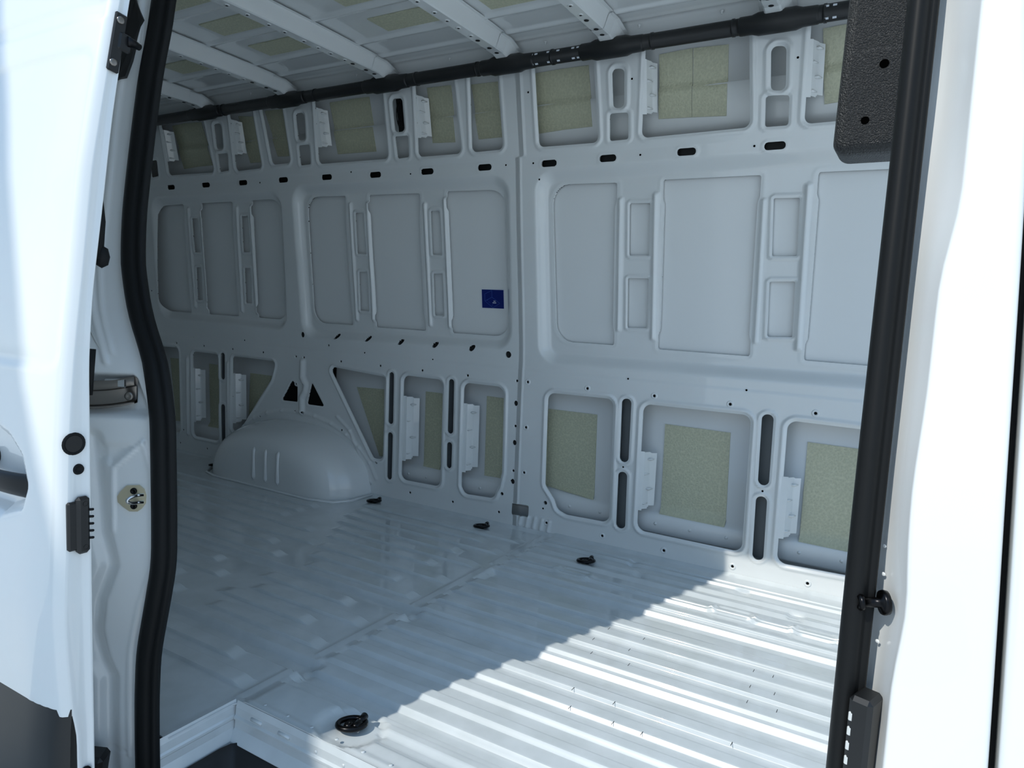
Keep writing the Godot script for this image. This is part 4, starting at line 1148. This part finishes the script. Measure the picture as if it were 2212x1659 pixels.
func sliding_door() -> void:
	var at := Vector3(-0.35, -0.4, 1.95)
	var o := thing("sliding_door", at)
	tag(o, "white sliding door pushed back to the left, black handle, dark lower cladding", "van door")
	# outer panel: flat field, pressed blank for a window, rolled leading edge
	var s := Sheet.new(-0.95, 0.252, 0.20, 2.06, 0.006, 0.006)
	s.press(pv([-0.9, 0.80, 0.236, 0.80, 0.236, 1.352, -0.9, 1.352]), 0.035, 0.016, -0.0045)
	s.press(pv([-0.95, 1.392, 0.24, 1.392, 0.24, 1.43, -0.95, 1.43]), 0.006, 0.008, -0.003)
	s.press(pv([-0.28, 0.530, 0.07, 0.522, 0.150, 0.548, 0.172, 0.60, 0.150, 0.655, 0.10, 0.69, 0.0, 0.715, -0.28, 0.72]), 0.03, 0.035, -0.030)
	part(o, "outer_panel", s.mesh(func(u: float, v: float, d: float) -> Vector3:
		var e: float = DOOR_X - u
		var roll := 0.014 * pow(clampf(1.0 - e / 0.10, 0.0, 1.0), 2.0) + 0.010 * pow(clampf(1.0 - e / 0.014, 0.0, 1.0), 2.0)
		return Vector3(minf(u, DOOR_X), v, door_z(v) + 0.024 - roll + d) - at, 0.0), M["white paint"])
	# leading edge flange
	var fs := begin(true)
	var g := []
	for k in 120:
		var y := -0.42 + 0.0208 * k
		var zo := door_z(y)
		var zi := smooth(DOOR_IN_Y, DOOR_IN_Z, y, 0.03)
		var row := PackedVector3Array()
		for q in [[0.0005, 0.0], [0.002, 0.1], [0.001, 0.3], [0.0, 0.55], [0.002, 0.78], [0.005, 0.86], [0.0055, 0.95], [0.003, 1.0], [-0.02, 1.03], [-0.25, 1.15]]:
			row.append(Vector3(DOOR_X + q[0] - 0.0005, y, lerpf(zo + 0.0005, zi, q[1])) - at)
		g.append(row)
	rows(fs, g)
	var fl := part(o, "edge_flange", tris(fs), M["white paint"])
	# lower cladding
	var cs := begin(true)
	var g2 := []
	for k in 12:
		var t := k / 11.0
		var row := PackedVector3Array()
		for i in 60:
			var x := -0.95 + (DOOR_X + 0.001 + 0.95) * i / 59.0
			var top := 0.213 + (x - 0.25) * 0.02
			var y := lerpf(-0.42, top, t)
			var e: float = maxf(DOOR_X - x, 0.0)
			var zz: float = door_z(y) + 0.024 - 0.014 * pow(clampf(1.0 - e / 0.10, 0.0, 1.0), 2.0) - 0.010 * pow(clampf(1.0 - e / 0.014, 0.0, 1.0), 2.0) + 0.014 * (1.0 - pow(2.0 * t - 1.0, 8.0))
			row.append(Vector3(x, y, zz) - at)
		g2.append(row)
	rows(cs, g2)
	part(o, "lower_cladding", tris(cs), M["black plastic"])
	# handle over its recess
	var hs := begin(true)
	var g3 := []
	for k in 20:
		var t := k / 19.0
		var x := lerpf(-0.16, 0.166, t)
		var row := PackedVector3Array()
		var out := 0.030 + 0.014 * sin(PI * t) - 0.026 * pow(t, 5.0)
		for i in 14:
			var a := TAU * i / 14
			row.append(Vector3(x, 0.598 + 0.0185 * (1.0 + 0.25 * pow(t, 4.0)) * sin(a) - 0.020 * (t - 0.6), door_z(0.6) + out - 0.012 + 0.009 * cos(a)) - at)
		g3.append(row)
	rows(hs, g3, true)
	var hd := part(o, "handle", tris(hs), M["black plastic"])
	var lk := begin(true)
	lathe(lk, Vector3(-0.012, 0.625, door_z(0.62) + 0.0) - at, Vector3.BACK, [Vector2(0.016, -0.01), Vector2(0.016, 0.006), Vector2(0.012, 0.010), Vector2(0, 0.010)], 16)
	part(hd, "lock_cap", tris(lk), M["black plastic"])
	# things on the leading edge
	var xe := DOOR_X + 0.001
	var cup := begin(true)
	lathe(cup, Vector3(xe - 0.004, 0.682, 1.972) - at, Vector3.RIGHT, [Vector2(0.0195, 0.004), Vector2(0.017, 0.0075), Vector2(0.0145, 0.006), Vector2(0.0142, 0.0045)], 22)
	var grommet := part(fl, "latch_hole_grommet", tris(cup), M["rubber"])
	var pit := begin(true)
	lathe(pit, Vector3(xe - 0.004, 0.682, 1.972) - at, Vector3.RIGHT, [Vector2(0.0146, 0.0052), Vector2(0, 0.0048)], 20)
	part(grommet, "bore_shade", tris(pit), M["deep black"])  # dark disc painted for the shade inside the latch hole
	var plug := begin(true)
	lathe(plug, Vector3(xe - 0.003, 0.637, 1.965) - at, Vector3.RIGHT, [Vector2(0.0095, 0.002), Vector2(0.0085, 0.005), Vector2(0.006, 0.0045), Vector2(0.005, 0.003), Vector2(0, 0.003)], 18)
	part(fl, "blanking_plug", tris(plug), M["rubber"])
	var bl := begin()
	block(bl, Vector3(xe + 0.004, 0.540, 1.962) - at, Vector3(0.014, 0.10, 0.022), Basis.IDENTITY, 0.005)
	block(bl, Vector3(xe + 0.001, 0.540, 1.978) - at, Vector3(0.010, 0.085, 0.016), Basis.IDENTITY, 0.003)
	var guide := part(fl, "contact_block", tris(bl), M["black plastic"])
	for y in [0.578, 0.502]:
		var sc := begin(true)
		lathe(sc, Vector3(xe + 0.0112, y, 1.960) - at, Vector3.RIGHT, [Vector2(0.0042, 0.0004), Vector2(0.0038, -0.003), Vector2(0, -0.003)], 10)
		part(guide, "screw_recess", tris(sc), M["deep black"])
	for k in 5:
		var pn := begin(true)
		lathe(pn, Vector3(xe + 0.006, 0.565 - 0.0125 * k, 1.951) - at, Vector3(0.6, 0, -1), [Vector2(0.0022, 0), Vector2(0.0024, 0.005), Vector2(0.0016, 0.0066), Vector2(0, 0.007)], 8)
		part(guide, "spring_contact", tris(pn), M["dark steel"])
	# buffer near the top of the edge: plate with two bolts, pin and wedge
	var pl := begin()
	block(pl, Vector3(xe + 0.003, 1.357, 1.894) - at, Vector3(0.006, 0.100, 0.020), Basis(Vector3.RIGHT, -0.17), 0.002)
	block(pl, Vector3(xe + 0.005, 1.360, 1.882) - at, Vector3(0.008, 0.030, 0.022), Basis(Vector3.RIGHT, -0.17), 0.003)
	var bp := part(fl, "buffer_plate", tris(pl), M["black plastic"])
	for q in [[1.394, 1.889], [1.322, 1.902]]:
		var b := begin(true)
		lathe(b, Vector3(xe + 0.006, q[0], q[1]) - at, Vector3.RIGHT, [Vector2(0.0065, 0), Vector2(0.006, 0.0025), Vector2(0.004, 0.003), Vector2(0, 0.0025)], 12)
		part(bp, "bolt", tris(b), M["steel"])
	var pin := begin(true)
	tube(pin, [Vector3(xe + 0.006, 1.363, 1.878) - at, Vector3(xe + 0.008, 1.363, 1.868) - at, Vector3(xe + 0.006, 1.361, 1.856) - at], [0.0095, 0.007, 0.0055], 14)
	part(bp, "guide_pin", tris(pin), M["dark steel"])
	# low corner bracket with a screw
	var lb := begin(true)
	lathe(lb, Vector3(xe + 0.001, 0.088, 1.962) - at, Vector3.RIGHT, [Vector2(0.009, 0.0), Vector2(0.009, 0.004), Vector2(0.0055, 0.0045), Vector2(0.0052, 0.006), Vector2(0, 0.006)], 12)
	part(fl, "lower_screw", tris(lb), M["dark steel"])
	# inner lip seal peeping past the flange
	var ls := begin(true)
	tube(ls, [Vector3(0.225, 1.10, 1.908) - at, Vector3(0.228, 1.06, 1.909) - at, Vector3(0.226, 0.995, 1.915) - at], [0.004, 0.007, 0.009], 8)
	lathe(ls, Vector3(0.226, 1.000, 1.908) - at, Vector3.UP, [Vector2(0, -0.02), Vector2(0.010, -0.014), Vector2(0.013, 0.0), Vector2(0.010, 0.014), Vector2(0, 0.02)], 12)
	tube(ls, [Vector3(0.226, 0.84, 1.928) - at, Vector3(0.226, 0.76, 1.935) - at], 0.008, 8)
	part(o, "lip_seal", tris(ls), M["rubber"])


# ---------------------------------------------------------------- loose and bolted-on things
func seal_strip(called: String, label: String, pts: Array, w: float) -> void:   # push-on weatherstrip: bulb and carrier swept along the edge
	var o := thing(called, pts[0])
	tag(o, label, "weatherstrip")
	var sec := [Vector2(-0.5, -0.35), Vector2(-0.53, 0.0), Vector2(-0.46, 0.32), Vector2(-0.30, 0.55), Vector2(-0.10, 0.62), Vector2(0.10, 0.55), Vector2(0.21, 0.38), Vector2(0.25, 0.24), Vector2(0.33, 0.22), Vector2(0.46, 0.24), Vector2(0.52, 0.10), Vector2(0.5, -0.2), Vector2(0.2, -0.45), Vector2(-0.2, -0.45)]
	var g := []
	for p in pts:
		var row := PackedVector3Array()
		for q in sec: row.append(p - pts[0] + Vector3(q.x * w, 0, q.y * 0.034))
		g.append(row)
	var st := begin(true)
	rows(st, g, true)
	part(o, "bulb", tris(st), M["rubber"])


func fittings() -> void:
	var a := []
	for k in 90:
		var y := -0.2 + 0.0218 * k
		a.append(Vector3((smooth(SEAL_Y, SEAL_IN, y, 0.03) + smooth(SEAL_Y, SEAL_OUT, y, 0.03)) * 0.5, y, seal_z(y)))
	seal_strip("door_weatherstrip", "black rubber weatherstrip curving down the left edge of the door opening", a, 0.060)
	var b := []
	for k in 60:
		var y := -0.3 + 0.035 * k
		b.append(Vector3(1.4335 - 0.004 * (y - 0.5) * 0.0, y, seal_z(y)))
	seal_strip("door_weatherstrip", "black rubber weatherstrip standing straight along the right edge of the opening", b, 0.030)

	# black grained trim box behind the right-hand weatherstrip
	var tb := thing("trim_box", Vector3(1.39, 1.18, 1.53))
	tag(tb, "black grained plastic trim box hanging at the top right of the opening", "trim cover")
	var tg := begin(true)
	var layers := []
	for q in [[0.0, -0.075], [0.0, -0.022], [0.0012, -0.014], [0.004, -0.007], [0.009, -0.002], [0.014, 0.0]]:
		var ins: float = q[0]
		var row := PackedVector3Array()
		for k in 9:
			var ang := PI + PI * 0.5 * k / 8.0
			row.append(Vector3(-0.036 + (0.018 - ins) * cos(ang), 0.014 + (0.018 - ins) * sin(ang), q[1]))
		row.append(Vector3(0.08, -0.004 + ins, q[1])); row.append(Vector3(0.08, 0.62, q[1])); row.append(Vector3(-0.042 + ins, 0.62, q[1]))
		for k in row.size():
			row[k].x -= 0.004 if row[k].x < 0.05 else 0.0
		layers.append(row)
	rows(tg, layers, true)
	tg.set_smooth_group(-1)
	var lid: PackedVector3Array = layers[-1]
	for k in range(1, lid.size() - 1):
		for w in [lid[0], lid[k + 1], lid[k]]: tg.add_vertex(w)
	var cover := part(tb, "cover", tris(tg), M["grained plastic"])
	for q in [[-0.0185, 0.0365, 0.0052], [-0.002, 0.1075, 0.0058]]:
		var hc := begin()
		lathe(hc, Vector3(q[0], q[1], 0.0), Vector3.BACK, [Vector2(q[2], -0.001), Vector2(q[2], 0.0004), Vector2(0, 0.0004)], 18)
		part(cover, "screw_hole_shade", tris(hc), M["hole shade black"])  # black disc on the cover, hole shade put in by colour

	# duct along the roof edge
	var du := thing("cable_duct", Vector3(-0.6, 1.872, 0.25))
	tag(du, "long black cable duct with thicker sleeves running under the roof edge", "duct")
	var dm := begin(true)
	tube(dm, [Vector3(-2.35, 0, 0), Vector3(2.28, 0, 0)], 0.0255, 18)
	part(du, "tube", tris(dm), M["black plastic"])
	var sv := begin(true)
	tube(sv, [Vector3(-0.115, 0, 0), Vector3(-0.11, 0, 0), Vector3(-0.075, 0, 0), Vector3(-0.055, 0, 0), Vector3(0.055, 0, 0), Vector3(0.075, 0, 0), Vector3(0.115, 0, 0), Vector3(0.12, 0, 0)], [0.026, 0.0285, 0.0285, 0.0345, 0.0345, 0.0285, 0.0275, 0.026], 18)
	var sleeve := tris(sv)
	for x in BOWS: part(du, "sleeve", sleeve, M["black plastic"], Vector3(x + 0.6, -0.002, 0.004))
	var cp := begin(true)
	tube(cp, [Vector3(0, 0, 0), Vector3(0.008, 0, 0)], 0.0275, 18)
	var cuff := tris(cp)
	for x in [-2.26, -1.66, -1.02, -0.44, -0.14, 0.19, 0.57, 0.84, 1.11]: part(du, "cuff", cuff, M["black plastic"], Vector3(x + 0.6, 0, 0))
	var wn := begin()
	block(wn, Vector3.ZERO, Vector3(0.011, 0.006, 0.003))
	var window := tris(wn)
	for x in [0.115, 0.135, 0.185, 0.225, 0.285, 0.305, 1.035, 1.058, 1.12, 1.142]:
		for sgn in [-1, 1]:
			var ang: float = 0.25 if sgn > 0 else -1.15
			part(du, "clip_window", window, M["sticker white"], Vector3(x + 0.6, 0.0255 * sin(ang + 0.2), 0.0255 * cos(ang + 0.2)), Basis(Vector3.RIGHT, -ang - 0.2))

	# lashing rings
	ring("near", Vector3(0.452, 0.002, 1.497), 0.30, "black steel lashing ring in its dish at the sunlit floor edge")
	ring("", Vector3(0.435, 0.006, 0.227), 0.3, "black lashing ring on the shaded floor, nearest to the sunlit patch by the far wall")
	ring("", Vector3(-0.118, 0.0, 0.105), 0.3, "black lashing ring on the floor below the seam of the far wall")
	ring("", Vector3(-0.733, 0.0, 0.104), 0.3, "black lashing ring on the floor at the front foot of the wheel arch")
	ring("", Vector3(-1.884, 0.0, 0.124), 0.3, "black lashing ring on the floor behind the wheel arch, farthest to the rear")

	# blue sticker with a printed box drawing
	var sk := thing("sticker", Vector3(-0.179, 0.9905, S(0.9905)))
	tag(sk, "small square dark blue sticker with a pale line drawing, on the middle wall panel", "sticker")
	var lean := Basis(Vector3.RIGHT, atan(SZ_slope(0.99)))
	var bg := begin()
	block(bg, Vector3(0, 0, 0.002), Vector3(0.118, 0.0855, 0.001), lean)
	part(sk, "border", tris(bg), M["sticker white"])
	var fc := begin()
	block(fc, lean * Vector3(0, 0, 0.003), Vector3(0.112, 0.0805, 0.001), lean)
	part(sk, "blue_face", tris(fc), M["sticker blue"])
	var ln := begin()
	var pts := [[-0.004, 0.037, -0.004, 0.008], [-0.004, 0.037, -0.041, 0.021], [-0.041, 0.021, -0.041, -0.010], [-0.041, -0.010, -0.004, 0.008], [-0.004, 0.008, 0.036, -0.018], [0.036, -0.018, 0.0, -0.038], [0.0, -0.038, -0.041, -0.010], [-0.022, -0.012, -0.016, -0.016], [-0.006, -0.030, 0.001, -0.022], [-0.030, -0.008, -0.024, -0.003]]
	for q in pts:
		var p0 := Vector3(q[0], q[1], 0.0037)
		var p1 := Vector3(q[2], q[3], 0.0037)
		var dd := p1 - p0
		block(ln, lean * ((p0 + p1) * 0.5), Vector3(dd.length(), 0.0011, 0.0004), lean * Basis(Vector3.BACK, atan2(dd.y, dd.x)))
	part(sk, "printed_lines", tris(ln), M["sticker line"])
	var tx := begin()
	block(tx, lean * Vector3(0.009, -0.0095, 0.0037), Vector3(0.010, 0.003, 0.0004), lean)
	block(tx, lean * Vector3(0.008, -0.0165, 0.0037), Vector3(0.018, 0.003, 0.0004), lean)
	part(sk, "printed_text", tris(tx), M["sticker white"])

	# roller rail for the sliding door
	var rr := thing("roller_rail", Vector3(0.10, 0.735, 1.83))
	tag(rr, "curved bare steel roller rail ending in a pocket of the rear door post", "door rail")
	var base := rr.position
	var chan := [[0.020, -0.006, 0.0], [0.020, 0.004, 0.0], [0.017, 0.004, 0.0], [0.006, 0.002, 0.0]]
	var st := begin(true)
	var sec := [Vector2(0.006, 0.030), Vector2(0.010, 0.028), Vector2(0.010, 0.012), Vector2(0.0, 0.010), Vector2(-0.002, 0.008), Vector2(-0.002, -0.018), Vector2(0.001, -0.020), Vector2(0.010, -0.022), Vector2(0.010, -0.026), Vector2(-0.006, -0.026), Vector2(-0.008, 0.026), Vector2(-0.004, 0.030)]
	var g := []
	for k in 20:
		var t := k / 19.0
		var u := lerpf(0.165, 0.034, t)
		var c := post_at(u, 0.733 + 0.010 * t - 0.006 * sin(PI * t), -0.004 - 0.010 * pow(t, 2.0))
		var row := PackedVector3Array()
		for q in sec: row.append(c + Vector3(0.61, 0, 0.79) * q.x + Vector3(0, q.y, 0) - base)
		g.append(row)
	rows(st, g, true)
	part(rr, "channel", tris(st), M["steel"])
	var capb := begin()
	block(capb, post_at(0.066, 0.7575, 0.002) - base, Vector3(0.042, 0.018, 0.006), Basis(Vector3.UP, 0.66), 0.003)
	part(rr, "end_cap", tris(capb), M["bright steel"])
	var bt := begin(true)
	lathe(bt, post_at(0.046, 0.732, -0.008) - base, Vector3(0.61, 0, 0.79), [Vector2(0.0085, 0), Vector2(0.0085, 0.004), Vector2(0.006, 0.005), Vector2(0.0025, 0.005), Vector2(0, 0.003)], 16)
	part(rr, "bolt", tris(bt), M["steel"])

	# striker plate
	var skp := post_at(0.044, 0.527, 0.0)
	var sp := thing("latch_striker", skp)
	tag(sp, "yellowish steel striker plate with a bright loop and two screws on the rear post", "latch striker")
	var face_b := Basis(Vector3(0.791, 0, -0.612), Vector3.UP, Vector3(0.612, 0, 0.791))
	var outl := pv([-0.029, 0.004, -0.022, 0.015, -0.011, 0.026, 0.013, 0.027, 0.022, 0.019, 0.026, 0.006, 0.025, -0.010, 0.018, -0.021, 0.010, -0.027, -0.006, -0.027, -0.018, -0.018, -0.028, -0.008])
	part(sp, "plate", plate(outl, func(x: float, y: float, d: float) -> Vector3: return face_b * Vector3(x * 1.0, y, 0.004 + d), 0.005), M["yellow zinc"])
	var lp := begin(true)
	var loop := []
	for k in 17:
		var t := PI * k / 16.0
		loop.append(face_b * Vector3(-0.012 * sin(t) * 1.2 + 0.012, 0.0075 * cos(t), 0.006 + 0.016 * sin(t)))
	loop.push_front(face_b * Vector3(0.022, 0.0075, 0.003)); loop.append(face_b * Vector3(0.022, -0.0075, 0.003))
	tube(lp, loop, 0.0036, 12)
	part(sp, "loop", tris(lp), M["bright steel"])
	var ss := begin(true)
	lathe(ss, Vector3.ZERO, Vector3(0.612, 0, 0.791), [Vector2(0.0065, 0), Vector2(0.0065, 0.002), Vector2(0.005, 0.0035), Vector2(0.0025, 0.0035), Vector2(0.0018, 0.0015), Vector2(0, 0.0015)], 16)
	var screw := tris(ss)
	for y in [0.0155, -0.0155]: part(sp, "screw", screw, M["dark steel"], face_b * Vector3(0.003, y, 0.004))

	# wedge on the rear post that takes the buffer
	var wp := post_at(0.036, 1.47, 0.0)
	var wt := thing("door_buffer", wp)
	tag(wt, "black plastic buffer wedge high on the rear door post by the guide pin", "buffer")
	var wedge := pv([-0.03, 0.10, 0.0, 0.085, 0.020, 0.045, 0.016, 0.03, 0.014, -0.04, 0.008, -0.075, -0.008, -0.082, -0.03, -0.075])
	part(wt, "wedge", plate(wedge, func(x: float, y: float, d: float) -> Vector3: return face_b * Vector3(x, y, 0.012 + d) + Vector3(post_at(0.036, 1.47 + y, 0).x - wp.x, 0, post_at(0.036, 1.47 + y, 0).z - wp.z), 0.02), M["deep black"])

	# stop bolt and guide on the front post
	var bz := seal_z(0.65)
	var sb := thing("stop_bolt", Vector3(1.452, 0.649, bz + 0.012))
	tag(sb, "black steel stop bolt with a round washer on the right door post", "bolt")
	var bs := begin(true)
	lathe(bs, Vector3.ZERO, Vector3(-1, -0.08, 0.45), [Vector2(0.0, -0.012), Vector2(0.0125, -0.010), Vector2(0.0135, -0.006), Vector2(0.0125, -0.003), Vector2(0.0055, -0.002), Vector2(0.0052, 0.014), Vector2(0.0085, 0.015), Vector2(0.009, 0.0185), Vector2(0.0065, 0.021), Vector2(0.004, 0.0205), Vector2(0, 0.018)], 20)
	part(sb, "bolt", tris(bs), M["dark steel"])
	var gb := thing("door_contact_guide", Vector3(1.4515, 0.476, seal_z(0.46) + 0.02))
	tag(gb, "black plastic contact guide with a row of pale slots, low on the right post", "contact block")
	var gs := begin()
	block(gs, Vector3(0.0, 0.0, 0.0), Vector3(0.024, 0.150, 0.036), Basis(Vector3.UP, -0.30), 0.0045)
	var gm := part(gb, "housing", tris(gs), M["black plastic"])
	var sl := begin()
	block(sl, Vector3.ZERO, Vector3(0.005, 0.010, 0.004), Basis(Vector3.UP, -0.35), 0.001)
	var slot := tris(sl)
	for k in 6: part(gm, "contact_slot", slot, M["sealant"], Vector3(-0.0125, 0.052 - 0.0165 * k, 0.013))

	# step tray
	var sy := thing("step_tray", Vector3(0.8, -0.22, 1.72))
	tag(sy, "black plastic step tray sunk below the floor edge at the door", "step")
	var tr := begin(true)
	var gg := []
	var off := sy.position
	for q in [[0.0, -0.072], [0.004, -0.076], [0.012, -0.084], [0.04, -0.15], [0.055, -0.19], [0.075, -0.205], [0.11, -0.21]]:
		var row := PackedVector3Array()
		var d: float = q[0]
		for p in [[0.185 + d, 1.93], [0.185 + d, 1.70], [0.185 + d, 1.635 + d], [0.19 + d, 1.610 + d], [0.2 + d, 1.598 + d], [0.8, 1.596 + d], [1.39, 1.596 + d], [1.40, 1.62 + d], [1.40, 1.93]]:
			row.append(Vector3(p[0], q[1], p[1]) - off)
		gg.append(row)
	rows(tr, gg)
	var tread := part(sy, "tray", tris(tr), M["deep black"])
	var td := begin()
	block(td, Vector3(0.84, -0.212, 1.82) - off, Vector3(1.1, 0.01, 0.22), Basis.IDENTITY, 0.003)
	part(sy, "tread", tris(td), M["deep black"])
	for k in 3:
		var rib := begin(true)
		var path := []
		for i in 18: path.append(Vector3(0.30 + 0.05 * i + 0.02 * k, -0.206, 1.76 + 0.05 * k + 0.10 * pow(i / 17.0 - 0.5, 2.0)) - off)
		tube(rib, path, 0.006, 8)
		part(tread, "tread_rib", tris(rib), M["deep black"])
	# low black wedge between post and door
	var lw := thing("lower_guide", Vector3(0.07, -0.02, 1.86))
	tag(lw, "black plastic guide wedge low between the rear post and the open door", "door guide")
	var lm := begin()
	block(lm, Vector3(0.0, -0.06, 0.0), Vector3(0.05, 0.16, 0.05), Basis(Vector3.UP, 0.66) * Basis(Vector3.BACK, -0.15), 0.008)
	part(lw, "wedge", tris(lm), M["deep black"])


func SZ_slope(y: float) -> float:
	return (S(y + 0.02) - S(y - 0.02)) / 0.04


func ring(which: String, at: Vector3, turn: float, label: String) -> void:
	var o := thing("lashing_ring", at)
	tag(o, label, "lashing ring")
	var b := Basis(Vector3.UP, turn)
	var st := begin(true)
	var path := []
	for k in 37:
		var a := TAU * k / 36.0
		path.append(b * Vector3(0.0305 * cos(a), 0.011 + 0.005 * sin(a + 0.5), 0.0305 * sin(a)))
	tube(st, path, 0.0062, 10, false)
	part(o, "ring", tris(st), M["dark steel"])
	var tg := begin()
	block(tg, b * Vector3(-0.002, 0.005, -0.004), Vector3(0.032, 0.006, 0.036), b, 0.002)
	part(o, "tongue", tris(tg), M["dark steel"])
	var hn := begin(true)
	tube(hn, [b * Vector3(0.018, 0.0165, -0.028), b * Vector3(0.018, 0.0165, -0.004)], 0.0085, 14)
	tube(hn, [b * Vector3(0.018, 0.0165, -0.001), b * Vector3(0.018, 0.0165, 0.022)], 0.0085, 14)
	part(o, "hinge_barrel", tris(hn), M["dark steel"])
	var sc := begin(true)
	lathe(sc, b * Vector3(-0.006, 0.008, 0.002), Vector3.UP, [Vector2(0.0105, 0), Vector2(0.0095, 0.004), Vector2(0.005, 0.006), Vector2(0.003, 0.006), Vector2(0.002, 0.003), Vector2(0, 0.003)], 18)
	part(o, "screw", tris(sc), M["dark steel"])


# ---------------------------------------------------------------- outside the van
func outside() -> void:
	var gnd := thing("ground")
	tag(gnd, "", "", "", "structure")
	var st := begin()
	block(st, Vector3(0, -0.72, 5), Vector3(120, 0.1, 120))
	part(gnd, "pale_ground", tris(st), M["pale_ground"])  # unseen pale ground, brightened for its bounce light
	var w := thing("door_shade_caster")  # unseen plate, added and outlined to cast the shadow on the sliding door
	tag(w, "", "", "", "structure")
	var ws := plate(pv([-2.2, -0.7, -0.72, -0.7, -0.96, 3.98, -1.021, 4.145, -1.058, 4.221, -1.101, 4.318, -1.145, 4.429, -1.183, 4.512, -1.201, 4.569, -1.2, 4.656, -1.241, 4.769, -1.302, 4.905, -1.37, 5.06, -1.60, 5.14, -2.2, 5.2]), func(x: float, y: float, d: float) -> Vector3: return Vector3(x, y, 5.6 + d), 0.4)
	part(w, "added_caster_plate", ws, M["concrete"])
